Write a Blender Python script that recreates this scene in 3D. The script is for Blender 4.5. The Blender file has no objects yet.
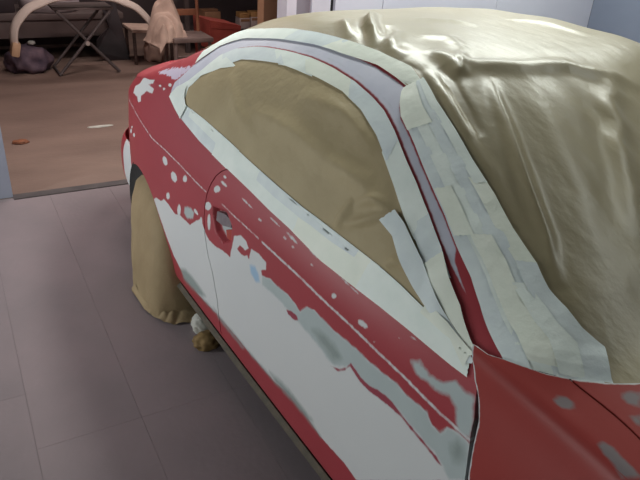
import bpy, bmesh, math, random
import numpy as np
from mathutils import Vector, Matrix, noise

# ------------------------------------------------------------------ camera, world, light, exposure
scene = bpy.context.scene
col = scene.collection
scene.view_settings.view_transform = 'Standard'
scene.view_settings.look = 'None'
scene.view_settings.gamma = 1.0
scene.view_settings.use_curve_mapping = False
scene.view_settings.exposure = 0.35

cam_d = bpy.data.cameras.new('camera')
cam_d.sensor_width = 36.0
cam_d.lens = 629.72 / 640 * 36.0
cam_d.clip_start = 0.02
cam = bpy.data.objects.new('camera', cam_d)
col.objects.link(cam)
cam.matrix_world = Matrix(((0.87298558, 0.18121282, -0.4528334, 0.0),
                           (-0.48397743, 0.4370244, -0.75813951, 0.0),
                           (0.06051465, 0.88100601, 0.46921891, 1.65),
                           (0, 0, 0, 1)))
scene.camera = cam

world = bpy.data.worlds.new('world')
scene.world = world
world.use_nodes = True
world.node_tree.nodes['Background'].inputs[0].default_value = (0.6, 0.65, 0.75, 1)
world.node_tree.nodes['Background'].inputs[1].default_value = 0.05


def area_light(name, loc, size, power, colour, rot=(0, 0, 0)):
    d = bpy.data.lights.new(name, 'AREA')
    d.shape = 'RECTANGLE'
    d.size, d.size_y = size
    d.energy = power
    d.color = colour
    o = bpy.data.objects.new(name, d)
    o.location = loc
    o.rotation_euler = rot
    col.objects.link(o)
    return o


# fluorescent fittings: over the far side of the car, upright on the left wall of the bay, and in the workshop behind; three are added fills
LAMPS = [((1.80, 2.75, 2.80), (0.30, 1.8), 40, (0.95, 1.0, 0.93), (0, 0, 0)),
         ((-1.80, 3.05, 1.10), (1.3, 0.40), 25, (0.95, 1.0, 0.99), (0, -math.pi / 2, 0)),
         ((1.00, 4.75, 2.85), (1.6, 0.30), 36, (1.0, 0.82, 0.77), (0, 0, 0)),
         ((2.00, 7.10, 2.85), (1.6, 0.30), 14, (1.0, 0.86, 0.80), (0, 0, 0)),  # added lamp that brightens the things at the back of the workshop
         ((3.40, 2.75, 2.80), (0.30, 1.8), 44, (0.95, 1.0, 0.93), (0, 0, 0)),
         ((2.60, 0.20, 2.80), (0.30, 1.6), 7, (0.95, 1.0, 0.93), (0, 0, 0)),  # weak fill added over the bonnet to lift the windscreen sheet
         ((-1.80, 0.45, 1.10), (1.3, 0.40), 10, (0.93, 1.0, 0.98), (0, -math.pi / 2, 0))]  # low fill added to light the front flank as evenly as the wing top
for i, (loc, size, power, colour, rot) in enumerate(LAMPS):
    area_light('tube_light', (loc[0] + (0.06 if rot[1] else 0), loc[1], loc[2] - (0 if rot[1] else 0.03)), size, power, colour, rot)

# ------------------------------------------------------------------ materials
def srgb(r, g, b):
    def f(c):
        c /= 255.0
        return c / 12.92 if c <= 0.04045 else ((c + 0.055) / 1.055) ** 2.4
    return (f(r), f(g), f(b), 1.0)


def mat(name, c1, c2=None, rough=0.6, scale=8.0, bump=0.0, bscale=60.0, metal=0.0, spec=0.5, detail=4.0, stretch=(1, 1, 1), emit=None, bdist=0.01):
    m = bpy.data.materials.new(name)
    m.use_nodes = True
    nt = m.node_tree
    b = nt.nodes['Principled BSDF']
    b.inputs['Roughness'].default_value = rough
    b.inputs['Metallic'].default_value = metal
    b.inputs['Specular IOR Level'].default_value = spec
    tc = nt.nodes.new('ShaderNodeTexCoord')
    mp = nt.nodes.new('ShaderNodeMapping')
    mp.inputs['Scale'].default_value = stretch
    nt.links.new(tc.outputs['Object'], mp.inputs['Vector'])
    n = nt.nodes.new('ShaderNodeTexNoise')
    n.inputs['Scale'].default_value = scale
    n.inputs['Detail'].default_value = detail
    nt.links.new(mp.outputs['Vector'], n.inputs['Vector'])
    r = nt.nodes.new('ShaderNodeValToRGB')
    r.color_ramp.elements[0].position = 0.3
    r.color_ramp.elements[1].position = 0.7
    r.color_ramp.elements[0].color = c1
    r.color_ramp.elements[1].color = c2 or c1
    nt.links.new(n.outputs['Fac'], r.inputs['Fac'])
    nt.links.new(r.outputs['Color'], b.inputs['Base Color'])
    if bump:
        n2 = nt.nodes.new('ShaderNodeTexNoise')
        n2.inputs['Scale'].default_value = bscale
        n2.inputs['Detail'].default_value = 5
        nt.links.new(mp.outputs['Vector'], n2.inputs['Vector'])
        bp = nt.nodes.new('ShaderNodeBump')
        bp.inputs['Strength'].default_value = bump
        bp.inputs['Distance'].default_value = bdist
        nt.links.new(n2.outputs['Fac'], bp.inputs['Height'])
        nt.links.new(bp.outputs['Normal'], b.inputs['Normal'])
    if emit:
        b.inputs['Emission Color'].default_value = emit[0]
        b.inputs['Emission Strength'].default_value = emit[1]
    return m


RED = srgb(170, 66, 74)
RED2 = srgb(156, 57, 64)
WHITE_F = srgb(212, 212, 212)
GREY_F = srgb(184, 194, 194)


def paint_material(name, red, red2, grey=None):
    """sanded car paint: red with filler and primer patches whose outlines come from distance attributes"""
    m = bpy.data.materials.new(name)
    m.use_nodes = True
    nt = m.node_tree
    L = nt.links.new
    b = nt.nodes['Principled BSDF']
    tc = nt.nodes.new('ShaderNodeTexCoord')

    def nz(scale, detail=4.0):
        n = nt.nodes.new('ShaderNodeTexNoise')
        n.inputs['Scale'].default_value = scale
        n.inputs['Detail'].default_value = detail
        L(tc.outputs['Object'], n.inputs['Vector'])
        return n.outputs['Fac']

    def mixc(fac, a, c):
        x = nt.nodes.new('ShaderNodeMix')
        x.data_type = 'RGBA'
        L(fac, x.inputs['Factor'])
        for v, s in ((a, 'A'), (c, 'B')):
            i = [k for k in x.inputs if k.name == s and k.type == 'RGBA'][0]
            if isinstance(v, tuple):
                i.default_value = v
            else:
                L(v, i)
        return [k for k in x.outputs if k.type == 'RGBA'][0]

    def layer(attr, soft, amp, nscale):
        a = nt.nodes.new('ShaderNodeAttribute')
        a.attribute_name = attr
        s = nt.nodes.new('ShaderNodeMath')
        s.operation = 'MULTIPLY_ADD'
        L(nz(nscale), s.inputs[0])
        s.inputs[1].default_value = amp
        s.inputs[2].default_value = -0.5 * amp
        t = nt.nodes.new('ShaderNodeMath')
        t.operation = 'ADD'
        L(a.outputs['Fac'], t.inputs[0])
        L(s.outputs[0], t.inputs[1])
        r = nt.nodes.new('ShaderNodeMapRange')
        r.inputs['From Min'].default_value = -soft
        r.inputs['From Max'].default_value = soft
        L(t.outputs[0], r.inputs['Value'])
        return r.outputs[0]

    c = mixc(nz(3.0), red, red2)
    fw = layer('d_white', 0.0020, 0.009, 60)
    c = mixc(fw, c, mixc(nz(2.2, 3), WHITE_F, srgb(204, 206, 208)))
    fg = layer('d_grey', 0.005, 0.016, 40)
    c = mixc(fg, c, mixc(nz(9), grey or GREY_F, grey or srgb(170, 180, 182)))
    fm = layer('d_mottle', 0.004, 0.10, 48)
    c = mixc(fm, c, srgb(200, 188, 208))
    fp = layer('d_primer', 0.0018, 0.004, 60)
    c = mixc(fp, c, mixc(nz(14), srgb(214, 214, 226), srgb(188, 190, 206)))
    fb = layer('d_blue', 0.006, 0.01, 40)
    c = mixc(fb, c, srgb(158, 186, 212))
    fd = layer('d_dark', 0.012, 0.02, 30)
    c = mixc(fd, c, srgb(146, 156, 154))
    fr = layer('d_red', 0.0022, 0.006, 70)
    c = mixc(fr, c, srgb(150, 62, 76))
    L(c, b.inputs['Base Color'])
    rr = nt.nodes.new('ShaderNodeMapRange')
    rr.inputs['To Min'].default_value = 0.42
    rr.inputs['To Max'].default_value = 0.72
    L(fw, rr.inputs['Value'])
    L(rr.outputs[0], b.inputs['Roughness'])
    b.inputs['Specular IOR Level'].default_value = 0.4
    bp = nt.nodes.new('ShaderNodeBump')
    bp.inputs['Strength'].default_value = 0.08
    bp.inputs['Distance'].default_value = 0.002
    L(nz(90), bp.inputs['Height'])
    L(bp.outputs['Normal'], b.inputs['Normal'])
    return m


# ------------------------------------------------------------------ mesh helpers
def tag(o, label=None, cat=None, group=None, kind=None):
    if label: o['label'] = label
    if cat: o['category'] = cat
    if group: o['group'] = group
    if kind: o['kind'] = kind
    return o


def empty(name, loc=(0, 0, 0), rz=0.0):
    o = bpy.data.objects.new(name, None)
    o.location = loc
    o.rotation_euler = (0, 0, rz)
    o.empty_display_size = 0.05
    col.objects.link(o)
    return o


def link_mesh(name, verts, faces, material, parent=None, smooth=True, sharp=None):
    me = bpy.data.meshes.new(name)
    me.from_pydata([tuple(map(float, v)) for v in verts], [], faces)
    me.update()
    o = bpy.data.objects.new(name, me)
    col.objects.link(o)
    if material: me.materials.append(material)
    if smooth:
        me.shade_smooth()
        if sharp: me.set_sharp_from_angle(angle=sharp)
    if parent: o.parent = parent
    return o


class MB:
    """collects boxes, tubes and lathes for ONE mesh"""
    def __init__(s):
        s.v = []; s.f = []

    def add(s, v, f):
        k = len(s.v)
        s.v += [tuple(x) for x in v]
        s.f += [tuple(i + k for i in q) for q in f]
        return s

    def box(s, c, size, rot=None, bev=0.0):
        bm = bmesh.new()
        bmesh.ops.create_cube(bm, size=1.0)
        for v in bm.verts: v.co = Vector((v.co.x * size[0], v.co.y * size[1], v.co.z * size[2]))
        if bev: bmesh.ops.bevel(bm, geom=list(bm.edges), offset=bev, segments=2, affect='EDGES', profile=0.6)
        M = Matrix.Translation(c)
        if rot is not None: M = M @ rot
        bm.verts.index_update()
        v = [M @ x.co for x in bm.verts]
        f = [[x.index for x in q.verts] for q in bm.faces]
        bm.free()
        return s.add(v, f)

    def tube(s, pts, r, n=10, cap=True):
        pts = [Vector(p) for p in pts]
        rs = r if isinstance(r, (list, tuple)) else [r] * len(pts)
        V = []; F = []
        up = Vector((0, 0, 1))
        for i, p in enumerate(pts):
            d = (pts[min(i + 1, len(pts) - 1)] - pts[max(i - 1, 0)]).normalized()
            a = d.cross(up)
            if a.length < 1e-3: a = d.cross(Vector((1, 0, 0)))
            a.normalize(); b = d.cross(a)
            for k in range(n):
                t = 2 * math.pi * k / n
                V.append(p + (a * math.cos(t) + b * math.sin(t)) * rs[i])
        for i in range(len(pts) - 1):
            for k in range(n):
                F.append((i * n + k, i * n + (k + 1) % n, (i + 1) * n + (k + 1) % n, (i + 1) * n + k))
        if cap:
            F.append(tuple(range(n))[::-1]); F.append(tuple((len(pts) - 1) * n + k for k in range(n)))
        return s.add(V, F)

    def lathe_x(s, prof, c, n=40):
        """profile of (x, radius) spun about the X axis through c"""
        V = []; F = []
        for x, r in prof:
            for k in range(n):
                t = 2 * math.pi * k / n
                V.append((c[0] + x, c[1] + r * math.cos(t), c[2] + r * math.sin(t)))
        for i in range(len(prof) - 1):
            for k in range(n):
                F.append((i * n + k, i * n + (k + 1) % n, (i + 1) * n + (k + 1) % n, (i + 1) * n + k))
        return s.add(V, F)

    def build(s, name, material, parent=None, smooth=True, sharp=0.6):
        return link_mesh(name, s.v, s.f, material, parent, smooth, sharp)


def waves(P, seed, freq, n=7):
    """smooth pseudo-random field on an (N,3) array"""
    rg = np.random.RandomState(seed)
    o = np.zeros(len(P))
    for _ in range(n):
        d = rg.normal(size=3)
        d /= np.linalg.norm(d)
        o += np.sin(P @ d * freq * rg.uniform(0.6, 1.6) + rg.uniform(0, 6.28))
    return o / n


def crumple(name, c, size, material, seed, parent=None, amp=0.35, sub=4, freq=5.0, flat=True):
    bm = bmesh.new()
    bmesh.ops.create_icosphere(bm, subdivisions=sub, radius=1.0)
    V = np.array([v.co[:] for v in bm.verts])
    F = [[v.index for v in f.verts] for f in bm.faces]
    bm.free()
    w = 1 + amp * (1 - 2 * np.abs(waves(V, seed, freq))) * 0.6 + amp * 0.5 * waves(V, seed + 1, freq * 2.3)
    V = V * w[:, None] * np.array(size)
    if flat: V[:, 2] = np.maximum(V[:, 2], -0.55 * size[2])
    V = V + np.array(c)
    V[:, 2] = V[:, 2] - V[:, 2].min() + c[2] if flat else V[:, 2]
    return link_mesh(name, V, F, material, parent)


def sd(poly, Y, W):
    """signed distance (inside positive) of the points (Y,W) to a polygon in the panel's own coordinates"""
    P = np.array(poly, float)
    A = P; B = np.roll(P, -1, 0)
    out = np.full(Y.shape, -0.05)
    lo = P.min(0) - 0.05; hi = P.max(0) + 0.05
    k = (Y > lo[0]) & (Y < hi[0]) & (W > lo[1]) & (W < hi[1])
    if not k.any(): return out
    y = Y[k]; w = W[k]
    d2 = np.full(y.shape, 1e9); ins = np.zeros(y.shape, bool)
    for (ax, ay), (bx, by) in zip(A, B):
        ex, ey = bx - ax, by - ay
        t = np.clip(((y - ax) * ex + (w - ay) * ey) / (ex * ex + ey * ey + 1e-12), 0, 1)
        d2 = np.minimum(d2, (y - ax - t * ex) ** 2 + (w - ay - t * ey) ** 2)
        c = (ay > w) != (by > w)
        with np.errstate(divide='ignore', invalid='ignore'):
            xi = ax + (w - ay) * ex / (ey if ey else 1e-12)
        ins ^= c & (y < xi)
    d = np.sqrt(d2)
    out[k] = np.where(ins, d, -d)
    return out


def sline(line, Y, W, half):
    """like sd() for a thin stroke along an open polyline"""
    out = np.full(Y.shape, -0.05)
    P = np.array(line, float)
    lo = P.min(0) - 0.05; hi = P.max(0) + 0.05
    k = (Y > lo[0]) & (Y < hi[0]) & (W > lo[1]) & (W < hi[1])
    if not k.any(): return out
    y = Y[k]; w = W[k]; d2 = np.full(y.shape, 1e9)
    for (ax, ay), (bx, by) in zip(P[:-1], P[1:]):
        ex, ey = bx - ax, by - ay
        t = np.clip(((y - ax) * ex + (w - ay) * ey) / (ex * ex + ey * ey + 1e-12), 0, 1)
        d2 = np.minimum(d2, (y - ax - t * ex) ** 2 + (w - ay - t * ey) ** 2)
    out[k] = half - np.sqrt(d2)
    return out


def resample(line, n):
    P = np.array(line, float)
    d = np.r_[0, np.cumsum(np.hypot(*np.diff(P, axis=0).T))]
    t = np.linspace(0, d[-1], n)
    return np.stack([np.interp(t, d, P[:, 0]), np.interp(t, d, P[:, 1])], -1)


# ------------------------------------------------------------------ the car's surface
# car coordinates: y runs from the front axle to the tail, x from the near flank inwards, z up.
# w is the height on the flank up to the waistline and wraps on over the roof above it.
TH=0.055; OX=0.79; XC=0.84
def pch(xs,ys):
    xs=np.array(xs,float);ys=np.array(ys,float)
    h=np.diff(xs);d=np.diff(ys)/h;m=np.zeros_like(xs)
    m[0]=d[0];m[-1]=d[-1]
    for i in range(1,len(xs)-1):
        m[i]=0 if d[i-1]*d[i]<=0 else (h[i-1]+h[i])*1.0/(h[i-1]/d[i-1]*1.0+h[i]/d[i]) if True else 0
    def f(x):
        x=np.clip(x,xs[0],xs[-1]);i=np.clip(np.searchsorted(xs,x)-1,0,len(h)-1)
        t=(x-xs[i])/h[i]
        return ys[i]*(1+2*t)*(1-t)**2+m[i]*h[i]*t*(1-t)**2+ys[i+1]*t*t*(3-2*t)+m[i+1]*h[i]*t*t*(t-1)
    return f
zt=pch([-.95,-.6,0,.3,.5,.65,.9,1.15,1.25,1.38,1.6,1.9,2.2,2.5,2.75,2.9,3.1,3.4,3.52],
       [.60,.78,.87,.915,.945,1.03,1.17,1.290,1.319,1.333,1.342,1.326,1.276,1.152,1.03,.965,.93,.885,.83])
zb=pch([-.95,-.5,0,.6,1.1,1.6,2.15,2.4,2.65,2.85,3.0,3.3,3.52],[.50,.66,.79,.862,.893,.925,.955,.965,.95,.915,.88,.81,.72])
zc=pch([-.95,0,.6,1.05,2.2,2.5,2.68,2.9,3.3,3.52],[.45,.68,.728,.743,.751,.757,.778,.80,.76,.66])
pp=pch([-.95,.4,.75,2.5,2.9,3.52],[2.2,2.4,4.5,4.5,2.6,2.4])
qq=pch([-.95,.4,.75,2.4,2.9,3.52],[2,1.9,1.12,1.12,1.9,2.])
def plan(y):
    y=np.asarray(y,float)
    r=.010*((y-1.4)/1.1)**2
    a=np.clip((y-2.4)/1.17,0,.9999); r=np.where(y>2.4,r+XC*.9*(1-(1-a**2.9)**(1/2.9)),r)
    b=np.clip((.45-y)/1.45,0,.9999); r=np.where(y<.45,.0075+XC*.9*(1-(1-b**2.6)**(1/2.6)),r)
    return r
def side(y,z):
    """inset of body side below the belt"""
    c=zc(y);b=zb(y)
    u=np.clip((z-c)/(b-c),0,1.3)
    up=.045*u**1.5
    d=np.clip(c-z,0,1)
    lo=-.016*np.sin(np.clip(d/.62,0,1)*math.pi)+.6*np.clip(.19-z,0,1)
    return plan(y)+np.where(z>c,up,lo)
def xb(y): return plan(y)+.045
def top(y,ph):
    y=np.asarray(y,float)
    B=xb(y);W=XC-B;H=zt(y)-zb(y);p=pp(y);q=qq(y)
    return XC-W*np.clip(np.cos(ph),0,1)**(2/p), zb(y)+H*np.clip(np.sin(ph),0,1)**(2/q)
KW=.45
def S(y,w):
    """near-side surface point for (y,w); w<=zb: height on the flank, above: wraps over the top"""
    y=np.asarray(y,float);w=np.asarray(w,float)
    ph=np.clip((w-zb(y))/KW,0,math.pi)
    m=ph>math.pi/2
    tx,tz=top(y,np.where(m,math.pi-ph,ph))
    tx=np.where(m,2*XC-tx,tx)
    lo=w<=zb(y)
    return np.stack([np.where(lo,side(y,w),tx),y+0*w,np.where(lo,w,tz)],-1)

# outlines of paint, filler and tape measured on the panels, as (y, w) pairs
WHITE=[(2.523,0.471),(2.493,0.491),(2.425,0.503),(2.385,0.529),(2.324,0.527),(2.254,0.517),(2.186,0.539),(2.09,0.543),(2.04,0.582),(1.993,0.611),(1.964,0.6),(1.944,0.582),(1.907,0.567),(1.853,0.569),(1.795,0.582),(1.73,0.588),(1.719,0.631),(1.71,0.676),(1.662,0.702),(1.625,0.698),(1.601,0.682),(1.627,0.665),(1.663,0.666),(1.682,0.642),(1.652,0.639),(1.595,0.649),(1.588,0.688),(1.535,0.697),(1.488,0.693),(1.484,0.668),(1.513,0.652),(1.504,0.636),(1.455,0.652),(1.411,0.652),(1.353,0.658),(1.3,0.652),(1.276,0.643),(1.246,0.677),(1.212,0.688),(1.181,0.685),(1.123,0.683),(1.064,0.687),(1.017,0.691),(0.971,0.69),(0.902,0.695),(0.859,0.7),(0.822,0.694),(0.757,0.7),(0.735,0.682),(0.709,0.679),(0.701,0.693),(0.697,0.708),(0.675,0.715),(0.653,0.718),(0.633,0.717),(0.617,0.633),(0.947,0.307),(0.999,0.316),(1.126,0.307),(1.268,0.333),(1.401,0.301),(1.491,0.296),(1.596,0.29),(1.684,0.29),(1.851,0.28),(2.032,0.258),(2.172,0.264),(2.239,0.271),(2.305,0.296),(2.388,0.358)]
GREY=[(1.504,0.636),(1.455,0.652),(1.411,0.652),(1.353,0.658),(1.3,0.652),(1.276,0.643),(1.246,0.677),(1.212,0.688),(1.181,0.685),(1.123,0.683),(1.064,0.687),(1.017,0.691),(0.971,0.69),(0.902,0.695),(0.859,0.7),(0.822,0.694),(0.757,0.7),(0.735,0.682),(0.709,0.679),(0.701,0.693),(0.697,0.708),(0.675,0.715),(0.653,0.718),(0.633,0.717),(0.617,0.633),(0.654,0.598),(0.687,0.616),(0.712,0.625),(0.742,0.628),(0.784,0.633),(0.828,0.64),(0.868,0.641),(0.906,0.639),(0.951,0.626),(0.992,0.626),(1.022,0.642),(1.047,0.618),(1.087,0.59),(1.12,0.586),(1.172,0.6),(1.241,0.605),(1.327,0.613),(1.417,0.615),(1.499,0.607)]
PATCH=[(0.837,0.778),(0.814,0.791),(0.778,0.782),(0.744,0.788),(0.717,0.808),(0.697,0.807),(0.664,0.807),(0.641,0.766),(0.636,0.727),(0.663,0.723),(0.679,0.736),(0.691,0.765),(0.713,0.775),(0.748,0.766),(0.785,0.765),(0.812,0.759)]
SMUDGE=[(1.209,0.626),(1.172,0.643),(1.105,0.648),(1.064,0.632),(1.094,0.598),(1.135,0.609)]
DARKSPOT=[(0.673,0.679),(0.664,0.698),(0.647,0.699),(0.638,0.68),(0.644,0.655),(0.66,0.649),(0.67,0.662)]
REDLINE=[(1.104,0.578),(1.069,0.593),(1.039,0.621),(1.027,0.642),(1.013,0.639),(0.98,0.629),(0.944,0.631),(0.914,0.641),(0.889,0.646),(0.862,0.646),(0.824,0.638),(0.776,0.63),(0.735,0.625),(0.704,0.621),(0.683,0.611),(0.694,0.609),(0.736,0.618),(0.778,0.623),(0.822,0.631),(0.861,0.629),(0.902,0.624),(0.944,0.616),(0.981,0.616),(1.014,0.626),(1.028,0.632),(1.045,0.607),(1.072,0.583)]
REDSPOT=[(1.349,0.609),(1.322,0.619),(1.289,0.622),(1.281,0.613),(1.302,0.601),(1.336,0.6)]
LOWSPOT=[(2.239,0.271),(2.16,0.31),(2.083,0.315),(2.011,0.309),(1.952,0.301),(2,0.263),(2.1,0.242),(2.204,0.231)]
LOWSPOT2=[(1.886,0.295),(1.804,0.292),(1.717,0.29),(1.604,0.288),(1.63,0.265),(1.738,0.263),(1.845,0.261)]
LOWGREY=[(1.428,0.319),(1.374,0.331),(1.298,0.341),(1.239,0.337),(1.17,0.332),(1.186,0.314),(1.25,0.312),(1.323,0.309),(1.401,0.301)]
BLUE=[(1.586,0.632),(1.553,0.646),(1.53,0.633),(1.513,0.61),(1.538,0.596),(1.575,0.606)]
Q1=[(2.893,0.84),(2.905,0.866),(2.831,0.897),(2.78,0.96),(2.691,0.963),(2.62,1.029),(2.627,0.947),(2.685,0.929),(2.596,0.932),(2.605,0.911),(2.685,0.902),(2.715,0.882),(2.75,0.865),(2.731,0.846),(2.771,0.831),(2.805,0.847)]
Q2=[(2.687,1.115),(2.63,1.182),(2.541,1.226),(2.452,1.265),(2.372,1.28),(2.354,1.253),(2.386,1.214),(2.401,1.169),(2.439,1.138),(2.535,1.139),(2.598,1.116)]
BIGSPOT=[(2.143,0.596),(2.092,0.617),(2.052,0.614),(2.06,0.582),(2.111,0.559),(2.153,0.566)]
CREASELINE=[(0.635,0.725),(0.678,0.724),(0.723,0.724),(0.788,0.728),(0.858,0.732),(0.932,0.734),(1.055,0.738),(1.194,0.739),(1.299,0.743),(1.442,0.743),(1.524,0.743)]
CREASELINE2=[(1.55,0.744),(1.64,0.744),(1.736,0.743),(1.816,0.745)]
CREASELINE3=[(1.951,0.735),(2.054,0.736),(2.208,0.743),(2.377,0.745),(2.541,0.742),(2.72,0.766),(2.863,0.784),(3.011,0.779)]
HANDLE=[(1.886,0.705),(1.781,0.731),(1.733,0.701),(1.733,0.647),(1.789,0.612),(1.85,0.626),(1.881,0.669)]
F1=[(0.532,0.984),(0.531,1.011),(0.52,1.026),(0.506,1.025),(0.498,1.009),(0.501,0.991),(0.511,0.976),(0.523,0.973)]
F2=[(0.43,0.94),(0.425,0.963),(0.408,0.969),(0.388,0.959),(0.366,0.958),(0.352,0.949),(0.367,0.902),(0.388,0.92),(0.409,0.926)]
F3=[(0.467,1.135),(0.462,1.153),(0.448,1.162),(0.429,1.128),(0.439,1.119),(0.455,1.12)]
F4=[(0.428,1.09),(0.419,1.111),(0.406,1.085),(0.414,1.082)]
HOODEDGE=[(0.712,0.945),(0.651,0.999),(0.581,1.05),(0.551,1.081),(0.526,1.111),(0.502,1.136),(0.489,1.15),(0.463,1.185)]
HOODSEAM=[(0.554,1.091),(0.512,1.08),(0.471,1.072),(0.428,1.059),(0.386,1.044)]
FDOOR=[(0.712,0.945),(0.681,0.851),(0.663,0.823),(0.64,0.771),(0.629,0.704),(0.618,0.635)]
DREAR=[(1.804,0.875),(1.851,0.848),(1.886,0.818),(1.914,0.779),(1.942,0.731),(1.954,0.684),(1.958,0.631),(1.944,0.57),(1.914,0.502),(1.869,0.442)]
RIN=[(2.4,0.962),(2.377,1.103),(2.304,1.185),(2.233,1.288),(2.199,1.335),(2.133,1.37),(2.027,1.386),(1.965,1.39),(1.833,1.393),(1.688,1.39),(1.563,1.381),(1.441,1.367),(1.34,1.348),(1.277,1.333),(1.202,1.305),(1.124,1.272),(1.064,1.249),(0.984,1.212),(0.911,1.172),(0.848,1.125),(0.792,1.081),(0.717,0.978)]
ROUT=[(2.4,0.962),(2.42,1.133),(2.365,1.294),(2.297,1.395),(2.174,1.428),(2.059,1.432),(1.91,1.439),(1.738,1.442),(1.586,1.435),(1.433,1.425),(1.335,1.411),(1.272,1.402),(1.273,1.383),(1.252,1.363),(1.218,1.339),(1.133,1.308),(1.073,1.283),(1.037,1.269),(0.954,1.236),(0.883,1.199),(0.815,1.166),(0.761,1.123),(0.658,1.019)]
PAP=[(2.269,1.022),(2.284,1.136),(2.24,1.217),(2.162,1.272),(2.033,1.329),(1.881,1.343),(1.779,1.349),(1.577,1.341),(1.455,1.333),(1.344,1.309),(1.244,1.275),(1.175,1.243),(1.11,1.211),(1.039,1.171),(0.971,1.136),(0.927,1.105),(0.876,1.043),(0.783,0.944),(0.717,0.855),(0.813,0.941),(0.892,0.958),(0.947,0.971),(1.011,0.976),(1.102,0.97),(1.196,0.964),(1.305,0.957),(1.36,0.947),(1.506,0.947),(1.667,0.958),(1.851,0.983),(2.062,0.999),(2.229,0.958)]
BTOP=[(2.385,1.014),(2.263,0.992),(2.062,0.999),(1.851,0.983),(1.667,0.958),(1.506,0.947),(1.36,0.947),(1.305,0.957),(1.196,0.964),(1.102,0.97),(1.011,0.976),(0.947,0.971),(0.892,0.958),(0.813,0.941),(0.709,0.868)]
BBOT=[(2.393,0.952),(2.247,0.908),(2.059,0.884),(1.864,0.871),(1.637,0.858),(1.517,0.849),(1.398,0.844),(1.224,0.829),(1.077,0.831),(0.98,0.833),(0.873,0.833),(0.74,0.83),(0.695,0.831)]
TOUT=[(2.406,1.074),(2.376,1.302),(2.386,1.447),(2.287,1.473),(2.1,1.465),(1.934,1.472),(1.79,1.471),(1.622,1.464),(1.475,1.459),(1.327,1.447),(1.247,1.423),(1.174,1.405),(1.083,1.385),(0.998,1.364),(0.977,1.374),(0.903,1.344),(0.824,1.321),(0.74,1.304),(0.685,1.274),(0.641,1.26),(0.598,1.24),(0.55,1.23),(0.5,1.167)]
CORNA=[(1.088,1.117),(1.031,1.105),(0.981,1.061),(0.932,1.023),(0.85,0.964),(0.715,0.852)]
CORNB=[(1.064,1.165),(1.019,1.154),(0.925,1.107),(0.841,1.038),(0.737,0.955),(0.693,0.86)]
TIPA=[(2.393,0.952),(2.322,0.929),(2.247,0.908)]
TIPB=[(2.292,1.148),(2.266,1.072),(2.211,0.975)]
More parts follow.
